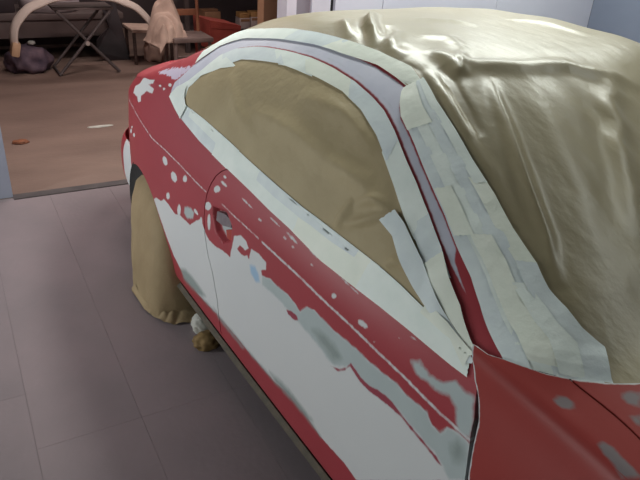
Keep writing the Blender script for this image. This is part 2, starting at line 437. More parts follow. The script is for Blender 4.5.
ELL=[[(2.347,0.712),(2.342,0.697),(2.356,0.684),(2.38,0.68),(2.401,0.688),(2.406,0.703),(2.392,0.716),(2.368,0.72)],[(2.236,0.686),(2.232,0.67),(2.249,0.654),(2.277,0.648),(2.3,0.656),(2.304,0.673),(2.286,0.689),(2.259,0.694)],[(2.129,0.716),(2.134,0.702),(2.15,0.692),(2.167,0.69),(2.175,0.698),(2.169,0.712),(2.153,0.723),(2.136,0.724)],[(1.837,0.786),(1.85,0.773),(1.871,0.763),(1.888,0.764),(1.89,0.774),(1.877,0.788),(1.857,0.797),(1.84,0.796)],[(1.791,0.814),(1.804,0.809),(1.826,0.808),(1.845,0.811),(1.848,0.817),(1.835,0.821),(1.812,0.822),(1.794,0.819)],[(1.898,0.703),(1.905,0.687),(1.926,0.673),(1.948,0.669),(1.958,0.678),(1.951,0.695),(1.93,0.709),(1.909,0.712)],[(2.311,0.573),(2.318,0.557),(2.335,0.545),(2.352,0.543),(2.359,0.553),(2.351,0.569),(2.334,0.581),(2.317,0.583)],[(2.186,0.565),(2.192,0.544),(2.208,0.529),(2.224,0.53),(2.23,0.545),(2.223,0.567),(2.208,0.581),(2.192,0.58)],[(2.021,0.631),(2.01,0.624),(2.013,0.617),(2.027,0.613),(2.045,0.614),(2.056,0.62),(2.053,0.628),(2.039,0.632)],[(1.97,0.61),(1.973,0.592),(1.982,0.58),(1.992,0.583),(1.997,0.598),(1.994,0.616),(1.985,0.627),(1.975,0.625)],[(1.897,0.643),(1.899,0.617),(1.909,0.602),(1.921,0.607),(1.928,0.629),(1.926,0.655),(1.916,0.669),(1.904,0.664)],[(1.541,0.801),(1.548,0.797),(1.559,0.796),(1.568,0.798),(1.569,0.802),(1.562,0.806),(1.55,0.807),(1.542,0.805)],[(1.394,0.81),(1.401,0.807),(1.41,0.806),(1.418,0.808),(1.419,0.811),(1.413,0.815),(1.403,0.815),(1.396,0.813)],[(1.349,0.805),(1.355,0.801),(1.363,0.8),(1.369,0.802),(1.369,0.806),(1.364,0.809),(1.356,0.81),(1.35,0.808)],[(1.127,0.78),(1.128,0.772),(1.135,0.766),(1.144,0.763),(1.15,0.767),(1.149,0.775),(1.142,0.781),(1.133,0.783)],[(1.248,0.8),(1.253,0.797),(1.26,0.796),(1.266,0.798),(1.266,0.802),(1.262,0.805),(1.254,0.806),(1.249,0.804)],[(0.991,0.769),(1,0.761),(1.016,0.758),(1.028,0.76),(1.031,0.768),(1.021,0.775),(1.006,0.778),(0.993,0.776)],[(2.52,0.995),(2.521,0.959),(2.532,0.954),(2.545,0.953),(2.554,0.955),(2.551,0.98),(2.542,1.007),(2.529,1.011)],[(2.468,0.983),(2.47,0.96),(2.48,0.955),(2.492,0.954),(2.5,0.956),(2.498,0.961),(2.489,0.999),(2.476,1.005)],[(2.43,1.096),(2.427,1.079),(2.437,1.065),(2.452,1.061),(2.464,1.072),(2.466,1.089),(2.457,1.102),(2.442,1.104)],[(2.895,0.66),(2.906,0.648),(2.932,0.636),(2.961,0.63),(2.973,0.634),(2.957,0.648),(2.927,0.662),(2.903,0.666)],[(2.818,0.666),(2.825,0.655),(2.843,0.646),(2.861,0.644),(2.868,0.65),(2.859,0.661),(2.841,0.671),(2.824,0.673)],[(2.865,0.689),(2.873,0.682),(2.894,0.673),(2.916,0.667),(2.926,0.669),(2.915,0.678),(2.892,0.688),(2.872,0.692)],[(0.955,0.753),(0.956,0.75),(0.959,0.747),(0.963,0.745),(0.965,0.747),(0.964,0.749),(0.961,0.752),(0.957,0.754)],[(1.607,0.815),(1.622,0.813),(1.653,0.813),(1.683,0.816),(1.693,0.82),(1.678,0.822),(1.646,0.821),(1.617,0.818)],[(1.441,0.827),(1.453,0.825),(1.478,0.826),(1.502,0.828),(1.511,0.832),(1.498,0.834),(1.473,0.833),(1.449,0.83)],[(1.342,0.822),(1.354,0.819),(1.379,0.82),(1.402,0.824),(1.409,0.828),(1.397,0.831),(1.372,0.83),(1.349,0.826)],[(1.238,0.828),(1.247,0.825),(1.266,0.825),(1.284,0.828),(1.289,0.832),(1.279,0.834),(1.26,0.834),(1.243,0.832)],[(1.051,0.822),(1.071,0.821),(1.119,0.824),(1.168,0.828),(1.188,0.831),(1.166,0.831),(1.116,0.829),(1.069,0.825)],[(0.837,0.825),(0.843,0.823),(0.857,0.82),(0.871,0.82),(0.876,0.821),(0.87,0.824),(0.856,0.826),(0.842,0.826)],[(1.612,0.633),(1.631,0.616),(1.649,0.607),(1.655,0.614),(1.645,0.63),(1.626,0.648),(1.609,0.656),(1.603,0.65)],[(1.808,0.837),(1.816,0.834),(1.827,0.833),(1.836,0.835),(1.837,0.839),(1.829,0.842),(1.818,0.843),(1.809,0.841)],[(0.882,0.805),(0.884,0.803),(0.889,0.801),(0.894,0.801),(0.896,0.803),(0.894,0.805),(0.889,0.806),(0.884,0.806)],[(0.805,0.816),(0.808,0.814),(0.813,0.813),(0.818,0.813),(0.82,0.815),(0.818,0.817),(0.812,0.818),(0.807,0.818)],[(1.33,0.835),(1.334,0.833),(1.34,0.833),(1.345,0.834),(1.346,0.836),(1.342,0.838),(1.336,0.838),(1.331,0.837)]]
RIDGES=[[(1.164,1.515),(1.088,1.484),(1.019,1.46),(0.909,1.417),(0.767,1.36),(0.674,1.297)],[(1.218,1.443),(1.135,1.415),(1.051,1.387),(1.037,1.389)],[(1.291,1.455),(1.17,1.423),(1.033,1.387),(0.932,1.371),(0.82,1.326)],[(1.125,1.602),(1.044,1.596),(0.938,1.581),(0.787,1.541),(0.683,1.494)],[(1.805,1.6),(1.599,1.512),(1.51,1.465)],[(1.551,1.537),(1.458,1.475),(1.386,1.465)],[(1.368,1.512),(1.292,1.501),(1.217,1.487),(1.329,1.549)],[(1.809,1.548),(1.636,1.475)],[(1.475,1.546),(1.399,1.563),(1.299,1.537)],[(1.174,1.566),(1.007,1.528),(0.822,1.484),(0.681,1.412)],[(1.602,1.636),(1.504,1.643),(1.329,1.64)],[(1.343,1.503),(1.228,1.513),(1.174,1.566),(1.164,1.599),(1.121,1.601),(1.04,1.599)],[(1.65,1.599),(1.577,1.619),(1.505,1.622)]]
VALLEYS=[[(1.152,1.597),(1.058,1.586),(0.974,1.579),(0.842,1.544),(0.715,1.486)],[(1.269,1.476),(1.166,1.444),(1.029,1.409)],[(1.4,1.452),(1.302,1.439),(1.198,1.409)],[(1.661,1.525),(1.537,1.466)],[(1.629,1.549),(1.479,1.5)]]
PFOLDS=[[(1.81,1.182),(1.566,1.186),(1.295,1.161),(1.162,1.181)],[(2.04,1.265),(1.877,1.161),(1.712,1.093)],[(1.61,1.284),(1.372,1.289),(1.208,1.253)],[(1.197,1.115),(1.213,1.021),(1.21,0.982)],[(1.068,1.159),(1.122,1.096),(1.191,1.021)],[(0.936,1.064),(0.996,1.038),(1.014,0.985)],[(1.348,1.169),(1.168,1.162),(1.089,1.136)],[(1.189,1.104),(1.138,1.15),(1.081,1.162)]]


def interp_line(line, key=0):
    P = np.array(sorted(line, key=lambda p: p[key]), float)
    return lambda t: np.interp(t, P[:, key], P[:, 1 - key])


def surf(Y, W, off=0.0, far=False):
    """points of the body surface pushed out by off along the normal; arrays of any shape"""
    e = 0.002
    P = S(Y, W)
    n = np.cross(S(Y + e, W) - S(Y - e, W), S(Y, W + e) - S(Y, W - e))
    n /= np.linalg.norm(n, axis=-1, keepdims=True) + 1e-9
    flip = np.where(n[..., 0] * np.sign(P[..., 0] - XC) * (np.abs(P[..., 0] - XC) > 0.3) + n[..., 2] * 1.2 < 0, -1.0, 1.0)
    n *= flip[..., None]
    P = P + n * np.asarray(off)[..., None]
    if far:
        P = P.copy(); P[..., 0] = 2 * XC - P[..., 0]
    return P


def grid_faces(nu, nv, flip=False):
    f = []
    for i in range(nu - 1):
        for j in range(nv - 1):
            q = (i * nv + j, i * nv + j + 1, (i + 1) * nv + j + 1, (i + 1) * nv + j)
            f.append(q[::-1] if flip else q)
    return f


def set_attr(o, name, vals):
    a = o.data.attributes.new(name, 'FLOAT', 'POINT')
    a.data.foreach_set('value', np.asarray(vals, np.float32).ravel())


LAYERS = ('d_primer', 'd_white', 'd_grey', 'd_mottle', 'd_blue', 'd_dark', 'd_red')


def panel(name, Y, W, material, parent, off=0.0, rim=0.012, paint=None, far=False, hole=None, dent=None, edge_white=False, soften=0):
    """a body panel on the grid (Y,W) with its edges turned inwards, optionally with a round wheel cut-out"""
    nu, nv = Y.shape
    Y = Y.copy(); W = W.copy()
    ins = np.zeros(Y.shape, bool)
    if hole:
        hy, hz, hr = hole
        dy, dz = Y - hy, W - hz
        r = np.hypot(dy, dz)
        ins = r < hr
        k = np.where(ins, hr / np.maximum(r, 1e-6), 1.0)
        Y = hy + dy * k; W = hz + dz * k
    O = np.full(Y.shape, off, float)
    if dent is not None: O = O + dent(Y, W)
    # turned-in rim
    pad = lambda A: np.pad(A, 1, mode='edge')
    Yp, Wp, Op, ip = pad(Y), pad(W), pad(O), pad(ins)
    for sl in ((0, slice(None)), (-1, slice(None)), (slice(None), 0), (slice(None), -1)): Op[sl] -= rim
    if soften:
        # relax the section at each station so that the flank rolls over into the top without an edge
        D = np.linspace(-soften, soften, 25)
        wt = 1 - (D / soften) ** 2
        Ps = sum(S(Yp, Wp + d) * g for d, g in zip(D, wt / wt.sum()))
        N = sum((surf(Yp, Wp + d, np.full(Yp.shape, 0.01)) - S(Yp, Wp + d)) * g for d, g in zip(D, wt))
        N /= np.linalg.norm(N, axis=-1, keepdims=True)
        P = Ps + N * Op[..., None]
        if far: P[..., 0] = 2 * XC - P[..., 0]
    else:
        P = surf(Yp, Wp, Op, far)
    F = []
    n0, n1 = Yp.shape
    for i in range(n0 - 1):
        for j in range(n1 - 1):
            if ip[i, j] and ip[i + 1, j] and ip[i, j + 1] and ip[i + 1, j + 1]: continue
            q = (i * n1 + j, i * n1 + j + 1, (i + 1) * n1 + j + 1, (i + 1) * n1 + j)
            F.append(q[::-1] if far else q)
    o = link_mesh(name, P.reshape(-1, 3), F, material, parent, True, 0.7)
    A = {l: np.full(Yp.size, -0.05) for l in LAYERS}
    if paint:
        for l, v in paint(Yp.ravel(), Wp.ravel()).items(): A[l] = v
    if edge_white:
        e = np.full(Yp.shape, -0.05); e[-1, :] = 0.02; e[-2, :] = 0.004; e[-3, :] = -0.006
        A['d_white'] = np.maximum(A['d_white'], e.ravel())
    for l in LAYERS: set_attr(o, l, A[l])
    bm = bmesh.new(); bm.from_mesh(o.data)
    bmesh.ops.delete(bm, geom=[v for v in bm.verts if not v.link_faces], context='VERTS')
    bm.to_mesh(o.data); bm.free()
    return o


def umax(*a):
    o = a[0]
    for x in a[1:]: o = np.maximum(o, x)
    return o


# ------------------------------------------------------------------ materials in use
M = {}
M['paint'] = paint_material('sanded_red_paint', RED, RED2)
M['red'] = M['paint']
M['fender'] = paint_material('sanded_red_panel', srgb(160, 64, 60), srgb(148, 56, 52), srgb(132, 122, 124))
M['black'] = mat('black_rubber', srgb(28, 27, 27), srgb(40, 38, 38), 0.8, 30)
M['under'] = mat('dark_underseal', srgb(38, 35, 33), srgb(52, 48, 44), 0.9, 20, 0.3, 80)
M['rocker'] = mat('dusty_flange', srgb(108, 98, 84), srgb(86, 84, 74), 0.8, 26, 0.3, 60)
M['steel'] = mat('wheel_steel', srgb(150, 150, 152), srgb(120, 120, 124), 0.4, 20, metal=0.8)
M['glass'] = mat('car_glass', srgb(30, 36, 36), srgb(34, 40, 40), 0.08, 3)
M['paper'] = mat('brown_masking_paper', srgb(176, 160, 126), srgb(164, 148, 114), 0.62, 5, 0.30, 34, spec=0.35)
M['sheet'] = mat('waxed_masking_sheet', srgb(152, 141, 111), srgb(142, 131, 102), 0.37, 4, 0.20, 30, spec=0.8, stretch=(1, 0.45, 1))
M['bag'] = mat('wheel_paper', srgb(160, 140, 108), srgb(146, 126, 96), 0.7, 7, 0.35, 28, spec=0.3)
M['tape'] = [mat('masking_tape_%s' % n, a, b, 0.5, 14, 0.14, 45, spec=0.45) for n, a, b in (
    ('pale', srgb(238, 245, 239), srgb(228, 237, 231)),
    ('cream', srgb(240, 244, 232), srgb(231, 237, 224)),
    ('thin', srgb(226, 235, 234), srgb(212, 221, 224)))]

# ------------------------------------------------------------------ the setting
def slab(name, lo, hi, material, parent=None, kind='structure', bev=0.0):
    c = [(a + b) / 2 for a, b in zip(lo, hi)]
    o = MB().box(c, [b - a for a, b in zip(lo, hi)], None, bev).build(name, material, parent, smooth=False)
    if parent is None and kind: o['kind'] = kind
    return o


m_floor = mat('dusty_bay_floor', srgb(134, 121, 124), srgb(122, 112, 115), 0.75, 2.2, 0.15, 40, spec=0.3, detail=8)
m_seam = mat('floor_seam', srgb(104, 102, 102), srgb(94, 92, 93), 0.9, 12)
m_shop = mat('workshop_concrete', srgb(136, 114, 104), srgb(114, 94, 86), 0.7, 1.6, 0.2, 30, spec=0.35, detail=8, stretch=(0.7, 1.6, 1))
m_wall = mat('white_panel_wall', srgb(206, 208, 220), srgb(196, 198, 212), 0.5, 1.5, spec=0.3)
m_wall_b = mat('blue_grey_wall', srgb(120, 128, 144), srgb(108, 116, 134), 0.6, 1.2)
m_wall_g = mat('grey_wall', srgb(104, 105, 106), srgb(96, 97, 98), 0.7, 1.2)
m_dim = mat('workshop_wall', srgb(88, 76, 78), srgb(72, 62, 64), 0.8, 2)
m_ceil = mat('bay_ceiling', srgb(128, 130, 131), srgb(120, 122, 123), 0.8, 2)
m_strip = mat('threshold_metal', srgb(96, 90, 90), srgb(78, 72, 74), 0.5, 12, metal=0.3)
m_jamb = mat('white_jamb', srgb(206, 206, 216), srgb(192, 192, 204), 0.5, 5)
m_door = mat('grey_door', srgb(132, 128, 138), srgb(122, 118, 128), 0.5, 4)
m_dark = mat('dark_gap', srgb(46, 42, 48), srgb(36, 34, 40), 0.8, 9)

X0, X1, YF, YB, HC = -1.9, 4.86, -2.6, 3.85, 2.95
floor = slab('floor', (X0, YF, -0.10), (X1, YB, -0.004), m_seam)
# long floor panels, butted with hairline joints that are staggered from row to row
rows = np.arange(X0, X1 - 0.01, 0.348)
base = 0.0
k0 = int(math.ceil((X0 - base) / 0.348))
offs = {0: 1.735, 1: 1.735, 2: 1.735, -1: 2.03}
fp = {}
for k in range(k0 - 1, int((X1 - base) / 0.348) + 1):
    xa, xb_ = max(X0, k * 0.348), min(X1, (k + 1) * 0.348)
    if xb_ - xa < 0.02: continue
    y0 = offs.get(k, 1.735 + (0.61 * k) % 2.1)
    ys = sorted({round(v, 3) for v in [YF] + [y0 + 2.1 * i for i in range(-4, 4)] + [YB] if YF <= v <= YB})
    for ya, yb_ in zip(ys[:-1], ys[1:]):
        if yb_ - ya < 0.05: continue
        key = (round(xb_ - xa, 3), round(yb_ - ya, 3))
        g = 0.0009
        if key not in fp:
            o = MB().box(((0, 0, -0.003)), (key[0] - g, key[1] - g, 0.006)).build('floor_panel', m_floor, floor, smooth=False)
            fp[key] = o.data
        else:
            o = bpy.data.objects.new('floor_panel', fp[key]); col.objects.link(o); o.parent = floor
        o.location = ((xa + xb_) / 2, (ya + yb_) / 2, 0)
slab('floor_workshop', (-3.2, YB, -0.10), (7.0, 9.2, 0.0), m_shop)
trim = slab('trim_1', (0.15, 3.805, 0.0), (1.93, 3.875, 0.006), m_strip)
slab('wall_left', (X0 - 0.1, YF, 0), (X0, YB, HC), m_wall_g)
slab('wall_right', (X1, YF, 0), (X1 + 0.1, YB, HC), m_wall_b)
slab('wall_front', (X0 - 0.1, YF - 0.1, 0), (X1 + 0.1, YF, HC), m_wall_g)
slab('ceiling', (X0 - 0.1, YF - 0.1, HC), (X1 + 0.1, YB + 0.12, HC + 0.1), m_ceil)
# wall at the end of the bay with its wide opening into the workshop
slab('wall_back_left', (X0, YB, 0), (0.15, YB + 0.10, HC), mat('pale_blue_wall', srgb(156, 160, 176), srgb(146, 150, 166), 0.6, 1.5))
slab('wall_back_header', (0.15, YB, 2.35), (1.92, YB + 0.10, HC), m_wall)
wb = slab('wall_back', (2.29, YB + 0.03, 0), (X1, YB + 0.10, HC), m_dark)
for a, b in ((2.29, 2.68), (2.68, 3.75), (3.75, X1)):
    slab('wall_panel', (a + 0.003, YB, 0.0), (b - 0.003, YB + 0.035, HC), m_wall, wb)
slab('trim_2', (1.92, YB - 0.02, 0), (1.99, YB + 0.12, HC), m_jamb)
dr = slab('door_1', (1.99, YB + 0.02, 0), (2.11, YB + 0.08, HC), m_door)
slab('trim_3', (2.11, YB - 0.01, 0), (2.25, YB + 0.12, HC), m_jamb)
slab('trim_4', (2.25, YB + 0.04, 0), (2.29, YB + 0.10, HC), m_dark)
# workshop shell
slab('wall_workshop_back', (-3.2, 9.1, 0), (7.0, 9.2, 3.0), m_dim)
slab('wall_workshop_left', (-3.2, YB + 0.1, 0), (-3.1, 9.1, 3.0), m_dim)
slab('wall_workshop_right', (6.9, YB + 0.1, 0), (7.0, 9.1, 3.0), m_dim)
slab('ceiling_workshop', (-3.2, YB + 0.1, 3.0), (7.0, 9.2, 3.1), m_dim)

# ------------------------------------------------------------------ the car
car = empty('car', (OX, 0, 0), TH)
tag(car, 'red two-door coupe sanded and patched with white filler, masked for painting', 'car')

HOOD_R = interp_line(HOODEDGE, 1)          # y of the rear edge of wing and bonnet for w
FD = interp_line(FDOOR + [(0.60, 0.40), (0.60, 0.12), (0.717, 0.969)], 1)
DR = interp_line(DREAR + [(1.84, 0.36), (1.82, 0.12), (1.775, 0.90), (1.76, 0.95)], 1)
ARCH = (2.735, 0.17, 0.362)
HANDLE_C = np.mean(HANDLE, 0)

PRIMER = [(y, w + 0.006) for y, w in RIN[:19]] + [(0.862, 1.150), (0.80, 1.118), (0.868, 1.168)] + [(y, w - 0.005) for y, w in ROUT[11:20]][::-1] + [(y, w - 0.003) for y, w in ROUT[1:11]][::-1]


def side_paint(Y, W):
    ins_h = sd(HANDLE, Y, W)
    white = umax(sd(WHITE, Y, W), sd(Q1, Y, W), *[sd(e, Y, W) - 0.0016 for e in ELL],
                 sline(CREASELINE, Y, W, 0.0034), sline(CREASELINE2, Y, W, 0.002), sline(CREASELINE3, Y, W, 0.002))
    red = umax(sd(REDLINE, Y, W), sd(REDSPOT, Y, W))
    grey = umax(sd(GREY, Y, W), sd(PATCH, Y, W), sd(BIGSPOT, Y, W), ins_h - 0.014)
    dark = umax(sd(SMUDGE, Y, W), sd(DARKSPOT, Y, W), sd(LOWSPOT, Y, W) - 0.004, sd(LOWGREY, Y, W), sd(LOWSPOT2, Y, W) - 0.006, sline(WHITE[-12:-4], Y, W, 0.002))
    return {'d_white': np.where(ins_h > -0.004, -0.02, white), 'd_grey': grey, 'd_dark': dark, 'd_red': red,
            'd_blue': sd(BLUE, Y, W), 'd_primer': sd(PRIMER, Y, W), 'd_mottle': sd(Q2, Y, W) - 0.012}


def vgrid(yl, yr, w0, w1, nu, nv):
    """grid whose ends follow yl(w) and yr(w); w0, w1 may depend on y"""
    U, V = np.meshgrid(np.linspace(0, 1, nu), np.linspace(0, 1, nv), indexing='ij')
    W = np.full(U.shape, 0.6); Y = np.full(U.shape, 1.0)
    for _ in range(6):
        Y = yl(W) + (yr(W) - yl(W)) * U
        W = w0(Y) + (w1(Y) - w0(Y)) * V
    return Y, W


def const(v): return lambda t: np.full_like(np.asarray(t, float), v)


ROCK = 0.255


def dent(Y, W):
    d = sd(HANDLE, Y, W)
    t = np.clip((d + 0.004) / 0.012, 0, 1)
    return -0.022 * t * t * (3 - 2 * t)


G = 0.0030
Y, W = vgrid(lambda w: FD(w) + G, lambda w: DR(w) - G, const(ROCK), lambda y: zb(y) + 0.004, 330, 160)
door = panel('door', Y, W, M['paint'], car, 0.0, 0.016, side_paint, dent=dent)
door['label'] = 'door with white filler below its body line'
Y, W = vgrid(lambda w: DR(w) + G, const(3.50), const(0.20), lambda y: zb(y) + np.interp(y, [1.9, 2.15, 2.30, 2.45, 2.60, 3.5], [0.004, 0.004, 0.08, 0.26, 0.36, 0.36]), 330, 230)
quarter = panel('quarter_panel', Y, W, M['paint'], car, 0.0, 0.010, side_paint, hole=ARCH)
Y, W = vgrid(const(0.52), const(2.38), const(0.125), const(ROCK - 0.004), 160, 24)


def rock_paint(Y, W):
    p = side_paint(Y, W)
    return p


rocker = panel('rocker_panel', Y, W, M['paint'], car, -0.002, 0.01, rock_paint)
Y, W = vgrid(const(0.50), const(2.36), const(0.105), const(0.165), 120, 6)
fl = panel('sill_flange', Y, W, M['rocker'], car, 0.026, 0.02)
fl['label'] = 'dusty grey-brown flange along the sill'

# door handle: a pull flap standing in its recess
hb = resample([(1.858, 0.700), (1.80, 0.716), (1.745, 0.716)], 12)
ht = resample([(1.862, 0.665), (1.81, 0.668), (1.742, 0.690)], 12)
U, V = np.meshgrid(np.arange(12), np.linspace(0, 1, 6), indexing='ij')
Yh = hb[:, 0:1] * (1 - V) + ht[:, 0:1] * V; Wh = hb[:, 1:2] * (1 - V) + ht[:, 1:2] * V
m_hand = mat('primed_handle', srgb(128, 118, 122), srgb(112, 100, 106), 0.5, 30)
h = panel('door_handle', Yh, Wh, m_hand, car, -0.004, 0.014)
h['label'] = 'grey recessed door handle'
# lock plate below the flap
hb = resample([(1.80, 0.655), (1.765, 0.672), (1.738, 0.676)], 8); ht = resample([(1.79, 0.632), (1.762, 0.630), (1.738, 0.648)], 8)
U, V = np.meshgrid(np.arange(8), np.linspace(0, 1, 4), indexing='ij')
Yh = hb[:, 0:1] * (1 - V) + ht[:, 0:1] * V; Wh = hb[:, 1:2] * (1 - V) + ht[:, 1:2] * V
panel('lock_plate', Yh, Wh, mat('orange_primer', srgb(176, 66, 52), srgb(160, 56, 46), 0.6, 30), car, -0.014, 0.008)


# wing and bonnet
def wseam(y): return zb(y) + 0.206 + 0.17 * np.clip(y - 0.386, -0.3, 0.2)
def wing_rear(w): return np.where(w > 0.969, HOOD_R(w), FD(w))


def fpaint(Y, W):
    g = umax(sd(F1, Y, W), sd(F2, Y, W), sd(F3, Y, W), sd(F4, Y, W))
    return {'d_grey': g}


NOSE = -0.93


def wing_grid(nu, nv):
    """rows follow the wing's rear edge: each row keeps its share of the way from the sill up to the bonnet seam"""
    wr = np.linspace(0.14, 1.25, 1200)
    yr = wing_rear(wr) - G - 0.002 * (wr < 0.9)
    v = (wr - 0.14) / (wseam(yr) - 0.004 - 0.14)
    v = np.maximum.accumulate(v)
    keep = (v < 1.0) & np.r_[True, np.diff(v) > 1e-6]
    vr, yk = np.r_[v[keep], 1.0], np.r_[yr[keep], yr[np.argmax(v >= 1.0)]]
    vv = np.linspace(0, 1, nv)
    ye = np.interp(vv, vr, yk)
    Y = NOSE + (ye[None, :] - NOSE) * np.linspace(0, 1, nu)[:, None]
    return Y, 0.14 + (wseam(Y) - 0.004 - 0.14) * vv[None, :]


Y, W = wing_grid(240, 190)
fender = panel('front_wing', Y, W, M['fender'], car, 0.0, 0.016, fpaint, hole=(0.10, 0.20, 0.36), edge_white=True, soften=0.14, dent=lambda y, w: 0.011 * (0.5 + 0.5 * np.tanh((w - 0.87) / 0.05)) + 0.008 * np.exp(-((w - zb(y) - 0.05) / 0.07) ** 2))
# bonnet: rear edge runs on across the car
pts = sorted(HOODEDGE, key=lambda p: p[1])
HR = interp_line([p for p in HOODEDGE if p[1] > 1.08] + [(0.41, 1.32), (0.385, 1.45), (0.38, 1.56), (0.385, 1.67), (0.41, 1.80), (0.468, 1.925), (0.556, 2.03)], 1)
U, V = np.meshgrid(np.linspace(0, 1, 130), np.linspace(0, 1, 150), indexing='ij')
Y = np.full(U.shape, 0.3); W = Y + 1
for _ in range(6):
    a = wseam(Y) + 0.008
    W = a + (2 * zb(Y) + KW * math.pi - 2 * a) * V
    Y = NOSE + (HR(W) - NOSE) * U
bonnet = panel('bonnet', Y, W, M['fender'], car, 0.011, 0.016, fpaint, edge_white=True)

# shell of the cabin under the masking: roof, pillars, window frames, tail


def shell_paint(Y, W):
    return {'d_grey': -0.05 + 0 * Y, 'd_primer': sd(PRIMER, Y, W), 'd_mottle': sd(Q2, Y, W) - 0.012, 'd_white': sd(Q1, Y, W),
            'd_dark': sd([(y, w + 0.012) for y, w in RIN[4:15]] + [(y, w + 0.022) for y, w in RIN[4:15]][::-1], Y, W) - 0.014}


Y, W = vgrid(const(0.635), const(2.56), lambda y: zb(y) - 0.02, lambda y: zb(y) + KW * 1.35, 330, 150)
rail = panel('roof_rail', Y, W, M['paint'], car, -0.001, 0.006, shell_paint)
rail['label'] = 'roof rail and pillar in lilac-grey primer edged with red'
Y, W = vgrid(const(0.50), const(2.62), lambda y: zb(y) + KW * 1.3, lambda y: zb(y) + KW * (math.pi), 90, 90)
panel('roof', Y, W, M['glass'], car, -0.018, 0.004)
Y, W = vgrid(const(2.50), const(3.50), lambda y: zb(y) + 0.30, lambda y: zb(y) + KW * math.pi - 0.30, 60, 60)
panel('tailgate', Y, W, M['paint'], car, -0.004, 0.01, lambda y, w: {'d_mottle': sd(Q2, y, w) - 0.012})

# far flank, mirrored
Y, W = vgrid(lambda w: FD(w) + G, lambda w: DR(w) - G, const(ROCK), lambda y: zb(y) + 0.004, 60, 40)
panel('door', Y, W, M['paint'], car, 0, 0.016, far=True)
Y, W = vgrid(lambda w: DR(w) + G, const(3.50), const(0.20), lambda y: zb(y) + np.interp(y, [1.9, 2.15, 2.30, 2.45, 2.60, 3.5], [0.004, 0.004, 0.08, 0.26, 0.36, 0.36]), 110, 80)
panel('quarter_panel', Y, W, M['paint'], car, 0, 0.01, hole=ARCH, far=True)
Y, W = vgrid(const(0.52), const(2.38), const(0.125), const(ROCK - 0.004), 60, 10)
panel('rocker_panel', Y, W, M['paint'], car, -0.002, 0.01, far=True)
Y, W = wing_grid(110, 90)
panel('front_wing', Y, W, M['fender'], car, 0.005, 0.016, hole=(0.10, 0.20, 0.36), far=True)


# bumpers
def bumper(name, y_in, y_out, z0, z1, out, sgn, paint=None, white=False):
    """wrap-around bumper cover: sweeps across the end of the car"""
    n, k = 72, 15
    V = []
    for i in range(n):
        t = i / (n - 1)
        a = math.pi * t
        # plan: superellipse from the near corner round the end to the far corner
        cx = -math.copysign(abs(math.cos(a)) ** 0.42, math.cos(a)); cy = math.sin(a) ** 0.62
        x = XC + (XC - float(plan(y_in)) + out) * cx
        y = y_in + (y_out - y_in) * cy
        for j in range(k):
            b = j / (k - 1)
            bulge = (1 - abs(2 * b - 1) ** 3.0)
            V.append((XC + (x - XC) * (0.972 + 0.028 * bulge), y - sgn * 0.05 * (1 - bulge) * cy, z0 + (z1 - z0) * b))
    o = link_mesh(name, V, grid_faces(n, k, sgn < 0), M['paint'], car)
    for l in LAYERS: set_attr(o, l, np.full(len(V), -0.05))
    if white:
        P = np.array(V)
        o.data.attributes['d_white'].data.foreach_set('value', np.where(np.arange(len(V)) // k < 5, 0.006, -0.05).astype(np.float32))
    s = o.modifiers.new('thick', 'SOLIDIFY'); s.thickness = 0.004; s.offset = -1
    return o


bumper('rear_bumper', 3.08, 3.60, 0.22, 0.50, 0.010, 1, white=True)
bumper('front_bumper', -0.42, -1.02, 0.16, 0.56, 0.012, -1)
MB().box((XC, 3.30, 0.56), (1.06, 0.10, 0.5)).build('rear_panel', M['under'], car, smooth=False)
MB().box((XC, -0.72, 0.45), (1.2, 0.10, 0.42)).build('radiator_panel', M['under'], car, smooth=False)

# underbody and wheels
ub = MB().box((XC, 1.40, 0.24), (1.42, 1.86, 0.20)).box((XC, 1.30, 0.42), (1.0, 4.0, 0.36))
ub.build('underbody', M['under'], car, smooth=False)
TYRE = [(0.0, 0.19), (0.0, 0.235), (-0.012, 0.262), (0.0, 0.285), (0.03, 0.293), (0.15, 0.293), (0.18, 0.285), (0.192, 0.262), (0.18, 0.235), (0.18, 0.19)]
RIM = [(0.035, 0.0), (0.035, 0.06), (0.06, 0.10), (0.05, 0.15), (0.012, 0.175), (0.006, 0.192), (0.17, 0.192)]
wheels = []
for wy in (0.10, 2.735):
    for s in (0, 1):
        x0 = 0.035
        pr = TYRE if s == 0 else [(0.18 - a, r) for a, r in TYRE][::-1]
        rm = RIM if s == 0 else [(0.18 - a, r) for a, r in RIM][::-1]
        cx = x0 if s == 0 else 2 * XC - x0 - 0.18
        wt = MB().lathe_x(pr, (cx, wy, 0.294)).build('tyre', M['black'], car)
        MB().lathe_x(rm, (cx, wy, 0.294)).build('wheel_rim', M['steel'], wt)
# wheel-arch liners: half drums behind each opening
for hy, hz, hr in (ARCH, (0.10, 0.20, 0.36)):
    for s in (0, 1):
        V = []; F = []
        n = 26
        for i in range(n):
            a = math.pi * i / (n - 1) * 1.06 - 0.03 * math.pi
            for d in (0.004, 0.30):
                yy = hy - math.cos(a) * (hr - 0.001); zz = hz + math.sin(a) * (hr - 0.001)
                xx = float(side(yy, zz)) + d
                V.append((xx if s == 0 else 2 * XC - xx, yy, zz))
        for i in range(n - 1): F.append((2 * i, 2 * i + 1, 2 * i + 3, 2 * i + 2))
        k = len(V)
        # back plate of the well
        V.append((0.30 if s == 0 else 2 * XC - 0.30, hy, hz))
        for i in range(n - 1): F.append((2 * i + 1, 2 * i + 3, k))
        link_mesh('arch_liner', V, F, mat('arch_dark', srgb(86, 52, 56), srgb(60, 40, 44), 0.9, 14), car)

